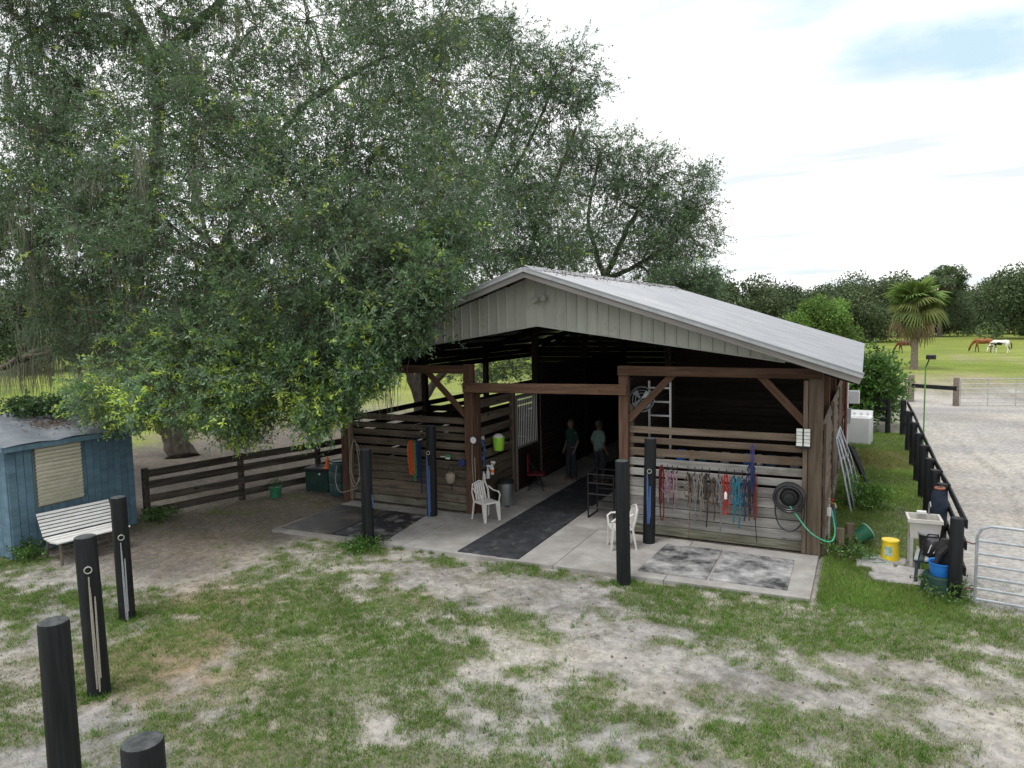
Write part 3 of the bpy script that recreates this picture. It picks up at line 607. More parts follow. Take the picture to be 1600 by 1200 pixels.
# ------------------------------------------------------------------ foliage helpers
def leafgeo(P,D,L,Wd,col,fold=.25):
    n=len(P); up=rnd_unit(n); S_=np.cross(D,up); S_/=np.linalg.norm(S_,axis=1,keepdims=True)+1e-9; Nn=np.cross(S_,D)
    L=np.asarray(L).reshape(-1,1); Wd=np.asarray(Wd).reshape(-1,1)
    mid_=P+D*L*.5; V=np.stack([P,mid_+S_*Wd*.5+Nn*Wd*fold,P+D*L,mid_-S_*Wd*.5+Nn*Wd*fold],1).reshape(-1,3)
    F=np.arange(4*n).reshape(n,4); return V,F,np.repeat(col,4,axis=0)
def twigs(Cn,Dn,nl,tl,LL,LW,colf,stem=True):
    n=len(Cn); t=rng.random((n,nl))**.8; bend=rng.normal(size=(n,1,3))*.15
    P=Cn[:,None,:]+Dn[:,None,:]*(t[...,None]*tl)+bend*(t**2)[...,None]*tl+rng.normal(size=(n,nl,3))*.02
    d=Dn[:,None,:]*.75+rng.normal(size=(n,nl,3))*.62; d/=np.linalg.norm(d,axis=2,keepdims=True)
    col=np.repeat(colf(n)[:,None,:],nl,1)*(1+rng.normal(size=(n,nl,1))*.10)
    V,F,Cc=leafgeo(P.reshape(-1,3),d.reshape(-1,3),LL*rng.uniform(.7,1.25,n*nl),LW*rng.uniform(.7,1.25,n*nl),np.clip(col.reshape(-1,3),.004,1))
    if stem:
        s=np.cross(Dn,rnd_unit(n)); s/=np.linalg.norm(s,axis=1,keepdims=True)+1e-9; w=.006
        a=Cn-Dn*tl*.5; b=Cn+Dn*tl*.9; V2=np.stack([a-s*w,a+s*w,b+s*w*.4,b-s*w*.4],1).reshape(-1,3); F2=np.arange(4*n).reshape(n,4)+len(V)
        c2=np.tile(np.array([[.13,.12,.10]]),(4*n,1)); V=np.concatenate([V,V2]); F=np.concatenate([F,F2]); Cc=np.concatenate([Cc,c2])
    return V,F,Cc
def oakcol(young):
    def f(n):
        base=np.array([[.090,.170,.064]])+rng.normal(size=(n,1))*np.array([[.016,.022,.012]])
        grey=np.array([[.122,.188,.116]]); k=rng.random((n,1)); c=np.where(k<.3,grey,base)
        yg=np.array([[.17,.215,.035]])*(1+rng.normal(size=(n,1))*.25); c=np.where(rng.random((n,1))<young,yg,c)
        return np.clip(c,.01,.6)
    return f
def curve(mb,p0,p1,r0,r1,wob=.12,seg=6,n=6,sag=0):
    p0=Vector(p0);p1=Vector(p1);L=(p1-p0).length; q=[];rr=[]; o=Vector((random.uniform(-1,1),random.uniform(-1,1),random.uniform(-1,1)))*wob*L; o2=Vector((random.uniform(-1,1),random.uniform(-1,1),random.uniform(-1,1)))*wob*L*.5
    for i in range(n+1):
        t=i/n; q.append(p0.lerp(p1,t)+o*math.sin(PI*t)+o2*math.sin(2*PI*t)-Vector((0,0,sag*L*math.sin(PI*t)))); rr.append(r0+(r1-r0)*t)
    mb.tube(q,rr,seg); return q
def oak(name,label,base,limbs,blobs,nsub,ntw,nl,LL,LW,tl,young,moss=None,trunk_r=.5):
    t=thing(name,label,'tree',base); B=np.array(base)
    tm=MB(); nodes=[]
    for L in limbs:
        pts=[Vector(PD(*p[:3])-B) if not isinstance(p[0],str) else Vector((0,0,-.2)) for p in L[0]]
        r0,r1=L[1]; P=[2*pts[0]-pts[1]]+pts+[2*pts[-1]-pts[-2]]; q=[]
        for i in range(1,len(P)-2):
            for k in range(6):
                s=k/6; a,b,c,d=P[i-1],P[i],P[i+1],P[i+2]; q.append(.5*((2*b)+(c-a)*s+(2*a-5*b+4*c-d)*s*s+(3*b-a-3*c+d)*s**3)+Vector((random.uniform(-1,1),random.uniform(-1,1),random.uniform(-1,1)))*.05)
        q.append(pts[-1]); n=len(q); rr=[r0+(r1-r0)*(i/(n-1))**.8 for i in range(n)]
        if isinstance(L[0][0][0],str): rr[0]*=1.5; rr[1]*=1.2
        tm.tube(q,rr,10); nodes+=[(p,r) for p,r in zip(q,rr)]
    Cs=[];Ds=[];yg=[];mossp=[];lum=[]
    for bl in blobs:
        px,py,D,r=bl[:4]; py=py-(28 if (py>595 and D<16) else 0); dens=bl[4] if len(bl)>4 else 1; yv=bl[5] if len(bl)>5 else young
        c=PD(px,py,D)-B; cv=Vector(c); near=min(nodes,key=lambda a:(a[0]-cv).length+ (0 if a[1]>.04 else .5))
        rb=min(near[1]*.7,.03+.018*(near[0]-cv).length); curve(tm,near[0],cv,rb,.022,.10,6,7)
        m=max(3,int(nsub*dens)); u=rnd_unit(m)*(rng.random((m,1))**.45)*r*np.array([[1,1,.8]]); sc=c+u
        for k in range(m): curve(tm,cv,Vector(sc[k]),.018,.006,.12,4,4); mossp.append((sc[k],px,py,D))
        per=int(ntw/nsub); sig=r*(.30 if B[1]>25 else .24)
        for k in range(m):
            q=sc[k]+rng.normal(size=(per,3))*np.array([sig,sig,sig*.7]); out=q-c; out/=np.linalg.norm(out,axis=1,keepdims=True)+1e-9
            d=out*.7+rng.normal(size=(per,3))*.5+np.array([0,0,-.25]); d/=np.linalg.norm(d,axis=1,keepdims=True); Cs.append(q); Ds.append(d); yv2=yv*(2.0 if random.random()<.35 else .5); yg.append(np.full(per,yv2)); lum.append(np.full(per,(1.5 if (D<16 and py>500) else 1.0)*random.uniform(.85,1.15)))  # lum brightens the low front skirt leaves, light painted into their colour
    Cs=np.concatenate(Cs); Ds=np.concatenate(Ds); yg=np.concatenate(yg); lum=np.concatenate(lum)
    def cf(n):
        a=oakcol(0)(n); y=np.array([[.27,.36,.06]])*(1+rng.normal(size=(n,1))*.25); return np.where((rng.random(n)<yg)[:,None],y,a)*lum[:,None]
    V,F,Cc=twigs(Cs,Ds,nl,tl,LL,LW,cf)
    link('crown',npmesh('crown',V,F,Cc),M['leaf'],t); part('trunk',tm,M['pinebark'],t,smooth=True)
    if moss:
        Vs=[];Fs=[];Cl=[];o=0
        an=moss(mossp,nodes)
        for (p,ln,ns,sp) in an:
            k=5; n=ns; p=np.array(p); a=p+rng.normal(size=(n,3))*np.array([sp,sp,.08]); l=ln*rng.uniform(.35,1,n); wd=rng.uniform(.006,.016,n); th=rng.random(n)*PI; s=np.stack([np.cos(th),np.sin(th),0*th],1)*wd[:,None]
            off=np.cumsum(rng.normal(size=(n,k+1,3))*np.array([.022,.022,0]),1); tt=np.linspace(0,1,k+1)
            ctr=a[:,None,:]+off-np.stack([0*tt,0*tt,tt],1)[None]*l[:,None,None]-(a-p)[:,None,:]*np.array([.35,.35,0])*tt[None,:,None]
            wv=(1-.75*tt)[None,:,None]; v=np.stack([ctr-s[:,None,:]*wv,ctr+s[:,None,:]*wv],2).reshape(n,-1,3)
            base_=np.arange(n)[:,None]*(2*(k+1)); f=np.stack([base_+2*np.arange(k),base_+2*np.arange(k)+1,base_+2*np.arange(k)+3,base_+2*np.arange(k)+2],-1).reshape(-1,4)
            Vs.append(v.reshape(-1,3)); Fs.append(f+o); o+=n*2*(k+1); cc=np.array([.27,.285,.21])*(1+rng.normal()*.12); Cl.append(np.tile(cc,(n*2*(k+1),1))*(1+rng.normal(size=(n*2*(k+1),1))*.05))
        ob=link('hanging_moss',npmesh('hanging_moss',np.concatenate(Vs),np.concatenate(Fs),np.concatenate(Cl)),M['moss'],t); ob['label']='grey green beard moss hanging from the limbs'; ob['kind']='stuff'
    return t
# ------------------------------------------------------------------ the great oak
A_limbs=[([('base',),(268,672,24.8),(235,620,24.4),(185,556,24)],(.48,.34)),
([(185,556,24),(120,470,23.4),(60,400,22.8),(0,335,22),(-80,240,21)],(.27,.12)),
([(185,556,24),(90,545,23),(35,560,22),(-40,600,21)],(.16,.08)),
([(200,575,24),(215,440,23.5),(245,250,23),(240,90,22),(195,0,21.5),(150,-80,21)],(.25,.10)),
([(240,90,22),(290,55,21.5),(340,5,21),(380,-60,20)],(.18,.09)),
([(242,120,22),(180,30,21.5),(100,30,20.5),(20,70,20)],(.13,.05)),
([(225,605,24.3),(300,480,22.5),(380,400,20),(470,340,18.3),(560,320,17.3)],(.2,.06)),
([(240,625,24.5),(330,545,22),(440,478,19.5),(520,505,17.5),(600,555,15.5)],(.24,.06)),
([(300,480,22.5),(390,300,21),(470,170,20.5),(600,90,20)],(.13,.05)),
([(380,400,20),(330,420,17.5),(280,520,16.3),(260,600,16)],(.13,.04)),
([(440,478,19.5),(400,520,17),(420,600,15.3)],(.11,.04)),
([(560,320,17.3),(620,370,16),(690,430,14.8)],(.07,.03))]
A_blobs=[(200,640,15.2,.9,.7,.25),(280,650,14.8,.9,.65,.3),(345,670,14.6,.7,.8,.45),(250,600,15.6,1.1,.75,.2),(400,635,14.8,.95,.9,.35),(470,630,14.4,.85,1,.4),(505,665,14.2,.5,.8,.3),(525,600,14.3,.75,.9,.12),
(330,575,15.2,1.3,.9,.2),(440,560,15.2,1.3,.9,.15),(570,530,14.0,.72,1,.05),(630,490,13.7,.55,.8,.05),(560,580,13.9,.4,.8,.08),(620,435,14.3,1.0),(560,480,14.8,1.5),(675,440,14.0,.55,.8,.05),(480,450,15,1.6,1,.06),(380,480,16,1.7),(300,500,17,1.6,.8),(200,500,19.5,1.5,.6),(110,510,20.5,1.4,.45),(30,480,20.5,1.4,.5),(160,440,19,1.5,.7),(60,420,19,1.5,.7),
(300,390,16,1.9,1,.06),(420,360,15.5,1.9,1,.07),(540,375,15.3,1.7,1,.04),(640,360,15.8,1.6,1,.05),(705,375,15.6,1.1,.9,.06),(200,370,17,1.8,.95),(100,340,18,1.8,.85),(20,300,18.5,1.8,.9),
(300,260,17,2.0,.9,.06),(420,240,17,2.0,1,.06),(540,255,17.5,1.9,1),(180,250,18,1.9,.8),(60,215,19,1.7,.7),(370,140,18.5,1.7,.8),(120,130,19.5,1.6,.7),(240,170,19,1.5,.7),(30,110,19,1.6,.7),(20,20,19,1.5,.7),(500,140,19,2.0,1,.05),(620,220,18.5,1.9,1),(600,70,20,2.0,1),(480,30,20,1.7,.9),(690,130,20.5,1.7,.9),(400,40,20,1.5,.8),(250,20,20,1.2,.55),(130,30,20,1.3,.6),(690,300,18,1.6),(690,30,21,1.4,.8),(560,-20,20.5,1.5,.8),(300,-40,20,1.5,.6),(330,190,17.8,1.6,.8),(230,310,17.5,1.6,.8),(110,240,18.5,1.6,.8),(470,300,17,1.5,.9),(90,60,19.5,1.4,.7),(250,100,18.8,1.2,.5),(60,-60,19,1.6,.7)]
def a_moss(sp,nodes):
    L=[]
    for (p,px,py,D) in sp:
        if px<470 and D>16.5 and random.random()<((.5 if py>250 else .16) if px<320 else .2): L.append((p,random.uniform(.5,1.8),random.randint(25,55),random.uniform(.06,.2)))
    for (q,r) in nodes:
        for _ in range(2):
            if random.random()<(.55 if q.z<8 else .16) and q.z>3.2: L.append((q-Vector((0,0,r)),random.uniform(.5,1.7),random.randint(25,60),random.uniform(.1,.3)))
    return L
oak('live_oak','huge spreading live oak hung with moss behind the blue shed',tuple(G(285,712)),A_limbs,A_blobs,17,697,15,.090,.032,.36,.05,a_moss)
B_base=(-18.3,26.8,0)
B_limbs=[([('base',),(655,632,31.5),(640,585,31),(600,500,30.5),(560,400,30)],(.30,.10)),([(655,632,31.5),(657,560,31.5),(690,430,31),(740,300,30.5),(800,150,30)],(.22,.07)),([(655,632,31.5),(700,575,31.5),(790,480,31),(850,330,30),(900,200,29.5)],(.2,.06)),([(740,300,30.5),(690,200,30),(640,120,30)],(.11,.04)),([(790,300,30.4),(850,170,29.8),(870,110,29.5)],(.08,.04)),([(790,480,31),(760,420,30),(700,360,29)],(.1,.04))]
B_blobs=[(640,140,29.5,2.2),(700,220,29.5,2.2),(765,120,29.5,1.9),(800,60,29.5,1.1,.6),(730,50,30,1.6,.8),(850,130,29,1.7,.9),(895,110,29,1.1,.6),(860,190,29,1.5,.8),(790,260,29.5,2.2),(720,320,29,2.2),(810,350,28.5,2.2),(870,330,29,1.7,.8),(650,290,29.5,2.2),(760,400,28,1.7),(850,405,28.5,1.4),(905,150,29.3,.7,.4),(600,420,29.5,2.0),(560,560,31,1.5,.5),(500,480,30,2.0,.7),(760,190,30,1.8),(820,290,29,1.5),(800,575,30,1.0,.45),(735,585,30.5,.8,.35)]
oak('live_oak','live oak behind the left side of the barn with forked dark trunk',B_base,B_limbs,B_blobs,22,528,13,.125,.04,.5,.04)
C_base=(-9.5,33.5,0)
C_limbs=[([('base',),(930,520,34.5),(945,440,34.3),(990,340,34),(1040,270,33.7)],(.3,.05)),([(945,440,34.3),(1020,400,34),(1075,350,33.8)],(.14,.05)),([(945,440,34.3),(920,340,34),(940,240,34)],(.14,.05))]
C_blobs=[(925,260,34,1.5,.8),(965,235,34,1.0,.6),(965,310,34,1.9,.9),(1015,265,33.8,1.4,.6),(1065,290,33.8,1.3,.5),(1085,275,33.6,.8,.35),(1020,340,33.8,1.8,.8),(1080,370,33.6,1.3,.8),(930,370,34,2.0),(1000,410,33.5,1.8),(1065,425,33.4,1.3,.9),(1095,445,29.5,.65,.8),(1100,330,33.6,.8,.4),(880,300,34,1.6,.8),(890,400,33.5,1.7),(912,215,33,1.0,.6),(985,285,34,1.5,.7),(1045,330,33.7,1.4,.7),(1045,380,33.6,1.5,.8),(1050,445,30,.8,.8)]
oak('live_oak','airy live oak rising behind the barn ridge against the sky',C_base,C_limbs,C_blobs,26,520,12,.125,.042,.55,.02)
# ------------------------------------------------------------------ far trees
def fartree(seed,H,Wd,nb,col,leaf,nleaf,airy=0,low=.12):
    r=np.random.default_rng(seed); tm=MB(); tm.tube([(0,0,-.3),(.1,.05,H*.25),(-.1,.1,H*.55)],[.035*H,.025*H,.012*H],7)
    Vs=[];Fs=[];Cs=[];o=0
    for i in range(nb):
        a=r.random()*2*PI; z=H*(low+(.86-low)*r.random()); k=math.sqrt(max(.05,1-((z/H-.45)/.55)**2)); rad=Wd*.5*k*math.sqrt(r.random())*(.85)
        c=np.array([math.cos(a)*rad,math.sin(a)*rad,z]); br=Wd*(.12+.09*r.random())*(1-.35*airy)
        tm.tube([(0,0,min(z*.8,H*.5)),tuple(c*np.array([.6,.6,.95])),tuple(c)],[.012*H,.006*H,.003*H],5)
        n=nleaf; u=r.normal(size=(n,3)); u/=np.linalg.norm(u,axis=1,keepdims=True); p=c+u*br*(r.random((n,1))**.35)*np.array([1,1,.75])
        d=u*.5+r.normal(size=(n,3))*.6; d/=np.linalg.norm(d,axis=1,keepdims=True); cc=np.array(col)*(1+r.normal()*.24)*(1+r.normal(size=(n,1))*.18)
        v,f,c4=leafgeo(p,d,leaf*r.uniform(.6,1.3,n),leaf*.6*r.uniform(.6,1.3,n),np.clip(cc,.005,.6)); Vs.append(v);Fs.append(f+o);Cs.append(c4);o+=len(v)
    return npmesh('far_crown',np.concatenate(Vs),np.concatenate(Fs),np.concatenate(Cs)),tm.mesh('far_trunk',True)
PR={'oak':fartree(1,10.5,15,46,(.085,.12,.06),.42,330),'oak2':fartree(2,10.5,13,42,(.10,.135,.068),.42,330),'tall':fartree(3,12.5,10,34,(.09,.135,.055),.42,300,.5,.3),'round':fartree(4,6.8,8.2,40,(.115,.195,.045),.30,420,0,.05),'young':fartree(5,5.2,3.4,18,(.10,.18,.045),.25,220,.2,.1),'pine':fartree(6,14.5,11,26,(.08,.115,.055),.38,240,1.2,.62)}
def putfar(kind,x,y,label,sc=1,rz=0,group='trees of the far treeline',name='field_tree'):
    t=thing(name,label,'tree',(x,y,0),rz,group); t.scale=(sc,sc,sc)
    link('crown',PR[kind][0],M['farleaf'],t); link('trunk',PR[kind][1],M['pinebark'],t)
def fx(px,D): p=PD(px,520,D); return p[0],p[1]
for px,D,k,sc,lab in ((1100,120,'oak',1.05,'dark oak of the treeline just right of the big oak crown'),(1160,118,'oak2',1.08,'tall dark oak of the treeline above the barn roof, nearest the big oak'),(1215,135,'oak',.98,'far dark oak above the middle of the barn roof'),(1262,140,'oak2',.95,'far oak just above the bright round tree, left side'),(1310,138,'oak',1.0,'far oak just above the bright round tree, right side'),(1362,112,'oak2',1.05,'broad grey green oak left of the palm'),(1405,135,'oak',1.05,'dark oak directly behind the palm crown'),(1468,132,'oak2',.86,'low oak right of the palm'),(1515,150,'oak',.9,'far oak behind the small young tree, left side'),(1562,140,'oak2',1.08,'big dark oak behind the small young tree'),(1612,112,'oak',1.1,'bright edged oak at the right picture edge'),(1650,150,'oak2',1.0,None),(1480,165,'tall',.9,'low far tree between palm and tall open crowned tree')):
    if lab: x,y=fx(px,D); putfar(k,x,y,lab,sc,px*.7)
x,y=fx(1468,128); putfar('pine',x,y,'tall open crowned tree standing above the treeline right of the palm',.98,1.0)
x,y=fx(1279,82); putfar('round',x,y,'bright green round tree behind the barn roof',.98,2.0,None)
x,y=fx(1557,125); putfar('young',x,y,'small light green young tree at the field edge',1.0,.4,None); x,y=fx(1606,122); putfar('young',x,y,'light green bushy young tree at the right picture edge',.9,1.4,None)
for i,(px,D,k,sc,lab) in enumerate(((40,75,'oak',.9,'dark tree beyond the left field at the left picture edge'),(180,80,'oak2',.9,'dark tree beyond the left field behind the oak trunk'),(330,85,'oak',.95,'tree beyond the left field behind the paddock'),(470,82,'oak2',.9,'tree beyond the left field left of the barn'),(600,88,'oak',.95,'tree beyond the field seen through the left barn bay'),(730,92,'oak2',.95,'tree beyond the field behind the barn entry post'),(850,100,'oak',1.0,'tree beyond the field behind the barn ridge'),(980,110,'oak2',1.0,'far tree behind the airy oak crown'))):
    x,y=fx(px,D); putfar(k,x,y,lab,sc,i*1.3,'trees beyond the left field')
# ------------------------------------------------------------------ palm
pm=thing('palm_tree','sabal palm with shaggy fan crown standing at the field edge','tree',(3.44,64.9,0))
part('trunk',MB().lathe([(.36,-.1),(.29,.3),(.25,1.2),(.26,2.6),(.29,4.2),(.2,5.1)],(0,0,0),12),M['palmbark'],pm,smooth=True)
def frond(n,Lp,Ll,droop,seed,colr):
    r=np.random.default_rng(seed); pts=[];V=[];F=[]
    for i in range(5): t=i/4; pts.append(np.array([Lp*t,0,Lp*(.25*t-droop*.5*t*t)]))
    mb=MB(); mb.tube([tuple(p) for p in pts],[.035,.03,.026,.022,.018],5); h=pts[-1]
    for i in range(n):
        a=(i/(n-1)-.5)*4.3; d=np.array([math.cos(a)*1.0,math.sin(a),.22]); L=Ll*(1-.25*abs(a)/2.2)*r.uniform(.85,1.1); w=.085; s=np.array([-math.sin(a),math.cos(a),.3])*w
        q=[h+d*L*t+np.array([0,0,-droop*1.15*L*t**2.2]) for t in (0,.35,.7,1)]; ws=(.5,1,.7,.06)
        mb.add([tuple(x_+sg*s*wk) for x_,wk in zip(q,ws) for sg in(-1,1)],[(0,1,3,2),(2,3,5,4),(4,5,7,6)])
    V=np.array(mb.v); c=np.tile(np.array(colr),(len(V),1))*(1+r.normal(size=(len(V),1))*.15)
    me=mb.mesh('frond'); a=me.color_attributes.new('Col','FLOAT_COLOR','POINT'); cc=np.ones((len(V),4),np.float32); cc[:,:3]=np.clip(c,.01,.7); a.data.foreach_set('color',cc.ravel()); return me
FR=[frond(22,1.25,1.35,d,i,c) for i,(d,c) in enumerate(((.35,(.15,.23,.055)),(.6,(.12,.19,.05)),(.8,(.18,.21,.065)),(1.0,(.13,.17,.055)),(1.25,(.26,.20,.12)),(1.35,(.27,.24,.19))))]
for i in range(58):
    t=i/57; el=R_(76-138*t+random.uniform(-14,14)); az=i*2.399; k=min(5,int(t*5.4)) if t<.86 else 4+(i%2)
    mt=Matrix.Translation((0,0,5.0+.28*(1-t)))@Matrix.Rotation(az,4,'Z')@Matrix.Rotation(-el*.86,4,'Y')@Matrix.Rotation(random.uniform(-.5,.5),4,'X')@Matrix.Scale(random.uniform(.72,1.1),4)
    link('frond',FR[k],M['farleaf'],pm,mt)
# ------------------------------------------------------------------ bushes, vine
def bush(name,label,loc,rx,rz_h,n,LL,LW,col,nstem=7,cat='bush',nl=9,tl=.25):
    t=thing(name,label,cat,loc); tm=MB(); Cs=[];Ds=[]
    for i in range(nstem):
        a=random.random()*6.28; c=Vector((math.cos(a)*rx*random.uniform(.2,.75),math.sin(a)*rx*random.uniform(.2,.75),rz_h*random.uniform(.35,.85))); curve(tm,(random.uniform(-.1,.1)*rx,random.uniform(-.1,.1)*rx,-.05),c,.02*rz_h+.004,.006,.1,5,4)
        m=n//nstem; q=np.array(c)+rng.normal(size=(m,3))*np.array([rx*.27,rx*.27,rz_h*.16]); q[:,2]=np.clip(q[:,2],.03,None); d=(q-np.array([0,0,rz_h*.4])); d/=np.linalg.norm(d,axis=1,keepdims=True)+1e-9; d=d*.6+rng.normal(size=(m,3))*.5; d/=np.linalg.norm(d,axis=1,keepdims=True); Cs.append(q);Ds.append(d)
    def cf(k): return np.clip(np.array([col])*(1+rng.normal(size=(k,1))*.25),.01,.6)
    V,F,Cc=twigs(np.concatenate(Cs),np.concatenate(Ds),nl,tl,LL,LW,cf,False); link('foliage',npmesh('foliage',V,F,Cc),M['leaf'],t); part('stem',tm,M['pinebark'],t); return t
bush('leafy_bush','big glossy green bush behind the washing machine',(.12,31.0,0),1.15,2.55,3400,.15,.07,(.10,.205,.042),16,tl=.26)
bush('weed_clump','low leafy weeds at the foot of the two short wooden stakes',(-.28,14.1,0),.36,.3,150,.06,.03,(.09,.19,.035),8,'plant',6,.12)
bush('weed_clump','tall rank weeds beside the leaning gate panels',(.08,18.2,0),.5,.55,330,.07,.03,(.12,.26,.04),8,'plant',7,.15)
bush('weed_clump','weeds at the foot of the arena corner post',(1.15,12.75,0),.3,.24,110,.06,.025,(.10,.19,.04),6,'plant',6,.12)
bush('grass_tuft','bright leafy tuft at the foot of the post by the left mats',(-8.95,11.12,0),.38,.16,240,.06,.022,(.085,.19,.03),9,'plant',6,.1)
bush('weed_clump','green weeds at the corner of the blue shed',(-14.6,8.05,0),.4,.28,160,.06,.03,(.08,.17,.035),6,'plant',6,.12)
bush('weed_clump','green weeds under the paddock fence by the shed end',(-14.8,10.9,0),.4,.3,160,.06,.03,(.08,.16,.035),6,'plant',6,.12)
bush('roof_vine','leafy green vine piled along the back of the shed roof',(-16.6,9.6,2.62),.75,.3,420,.08,.045,(.05,.10,.03),9,'plant',7,.15)
# ------------------------------------------------------------------ fences
def fence(name,label,cat,posts,h,rails,pm_,rm,pr=.07,side=(0,0),group=None,rw=.14,roundp=True):
    b=posts[0]; t=thing(name,label,cat,(b[0],b[1],0),0,group)
    for (x,y) in posts:
        if roundp: part('post',MB().lathe([(pr*1.05,-.2),(pr,.3),(pr*.97,h-.02),(pr*.85,h)],(x,y,0),10),pm_,t,world=True,smooth=True)
        else: plank('post',(x,y,-.1),(x,y,h),pr*2,pr*2,pm_,parent=t,up=(1,0,0))
    for (p,q) in zip(posts[:-1],posts[1:]):
        for z in rails: plank('rail',(p[0]+side[0],p[1]+side[1],z),(q[0]+side[0],q[1]+side[1],z),rw,.035,rm,parent=t,jit=.02)
    return t
fence('paddock_fence','old dark board fence running from the blue shed to the barn','fence',[(-15.08,10.82),(-14.45,13.08),(-13.85,15.3),(-13.2,17.7),(-12.9,21),(-12.7,25)],1.22,(.2,.52,.84,1.12),M['fence'],M['fence'],.085,(.09,0),rw=.175)
fence('arena_fence','black post and rail fence along the riding arena','fence',[(1.33,12.78),(1.33,15.3),(1.31,16.6),(1.3,17.87),(1.3,19.63),(1.3,21.56),(1.3,23.72),(1.3,26.36),(1.27,29.65)],1.30,(.45,.85,1.2),M['tar'],M['tar'],.10,(.125,0))
fence('pasture_fence','short black rail fence beside the washing machine','fence',[(.78,29.8),(-.9,30.2),(-2.8,30.6)],1.3,(.55,.95,1.22),M['tar'],M['tar'],.09,(0,-.1))
fence('far_fence','weathered wooden fence at the far end of the arena','fence',[(2.06,41.2),(-.6,41.6),(-3.2,42)],1.3,(.35,.75,1.1),M['farwood'],M['farwood'],.12,(0,-.13),rw=.16)
fence('far_fence','single dark rail between two thick posts at the far arena end','fence',[(2.10,41.15),(3.9,39.8)],1.36,(.85,),M['farwood'],M['tar'],.13,(0,-.14),rw=.2)
def pipegate(name,label,loc,ang,L,H,zs,r,m,nup=3,corner=.18):
    t=thing(name,label,'gate',loc,ang); fr=MB(); c=corner
    fr.tube([(0,0,.05),(0,0,H-c),(c*.3,0,H-c*.3),(c,0,H),(L-c,0,H),(L-c*.3,0,H-c*.3),(L,0,H-c),(L,0,.05)],r,8); part('frame',fr,m,t,smooth=True)
    for z in zs: part('rail',MB().tube([(0,0,z),(L,0,z)],r*.92,7),m,t,smooth=True)
    for k in range(1,nup+1): part('upright',MB().box((L*k/(nup+1),0,H/2),(.04,.012,H-.05)),m,t)
    return t
ga=math.atan2(-.16,.64)*.6
g_=pipegate('pipe_gate','grey tubular steel gate closing the arena at the right edge',(1.58,12.62,.0),ga,3.6,1.26,(.10,.27,.45,.64,.82,1.02),.022,M['galv'],2)
mb=MB(); mb.tube([(-.14,0,.98),(-.05,.01,.95),(.0,0,.98)],.012,6); mb.tube([(-.14,0,.25),(0,0,.25)],.014,6); part('hinge',mb,mat('rusty_hinge',(.09,.04,.03),(.16,.07,.05),scale=20),g_)
pipegate('pipe_gate','pale tubular panel gate at the far end of the arena',(4.08,39.9,0),.28,3.6,1.3,(.15,.38,.6,.82,1.05),.022,mat('pale_tube',(.33,.32,.32),(.43,.42,.42),scale=6),2,.12)
pipegate('pipe_gate','pale tubular panel in the distance at the right picture edge',(7.62,40.95,0),.28,3.6,1.3,(.15,.38,.6,.82,1.05),.022,MATS['pale_tube'],2,.12)
# gate panels leaning on the right barn wall
for i,(y,lab) in enumerate(((17.5,'grey tube panel leaning on the barn side wall, nearest'),(17.95,'grey tube panel leaning on the barn side wall, middle one'),(18.4,'grey tube panel leaning on the barn side wall, farthest'))):
    t=thing('leaning_panel',lab,'panel',(-.22+.06*i,y,0),0,'tube panels leaning on the barn'); top=(-.36-.05*i,.35,1.62)
    mb=MB(); mb.tube([(0,0,0),(-.2,.10,.95),top],.022,7); mb.tube([(.05,1.1,0),(-.2,1.2,.95),(top[0],1.45,1.62)],.022,7); mb.tube([top,(top[0],1.45,1.62)],.022,7); part('frame',mb,M['galv'],t,smooth=True)
    for z in (.3,.7,1.1): part('cross_tube',MB().tube([(-.22*z,.10*z,z),(-.22*z,1.1+.12*z,z)],.016,6),M['galv'],t)
bg_=thing('folded_cart','black folded frame with straps leaning beside the tube panels','cart',(.02,18.9,0),.2)
part('frame',MB().tube([(.1,0,.35),(-.1,.1,.8),(-.28,.15,1.25),(-.25,.6,1.25),(.1,.5,.35),(.1,0,.35)],.03,7),M['blackmetal'],bg_); part('cover',MB().add([(.08,.02,.4),(-.25,.14,1.2),(-.22,.58,1.2),(.08,.48,.4),(.13,.05,.42),(-.18,.17,1.23),(-.16,.6,1.23),(.14,.5,.42)],[(0,1,2,3),(4,7,6,5),(0,4,5,1),(1,5,6,2),(2,6,7,3),(3,7,4,0)]),M['blackplastic'],bg_)
# ------------------------------------------------------------------ washing machine, meters
wsh=thing('washing_machine','white top loading washing machine standing outside behind the barn','washing machine',(-.13,27.4,0),R_(-8))
part('cabinet',MB().rbox((0,0,.47),(.72,.70,.94),.03),M['washer'],wsh); part('lid',MB().rbox((0,-.06,.95),(.5,.46,.03),.02),mat('lid_grey',(.45,.46,.47),(.55,.56,.57),scale=3,rough=.3),wsh)
cp=part('control_panel',MB().add([(-.35,.16,.94),(.35,.16,.94),(.35,.34,.94),(-.35,.34,.94),(-.35,.26,1.12),(.35,.26,1.12),(.35,.34,1.12),(-.35,.34,1.12)],[(0,1,5,4),(4,5,6,7),(2,3,7,6),(0,4,7,3),(1,2,6,5),(0,3,2,1)]),M['washer'],wsh)
for x in (-.22,0,.2): part('knob',MB().lathe([(.035,0),(.03,.03)],(x,.2,1.03),10,rot=Matrix.Rotation(R_(60),3,'X')),MATS['lid_grey'],cp)
part('power_cord',MB().tube([(-.37,.1,.9),(-.42,.0,.6),(-.38,-.1,.45),(-.4,.2,.3)],.012,6),M['blackplastic'],wsh)
bx=thing('meter_box','grey electrical box on a white pipe at the far barn corner','electrical box',(-.5,25.75,0)); part('box',MB().rbox((0,0,1.15),(.2,.14,.5),.015),mat('meter_grey',(.33,.36,.37),(.4,.43,.44),scale=4),bx); part('pipe',MB().tube([(-.02,.1,0),(-.02,.1,2.6)],.035,8),M['white'],bx)
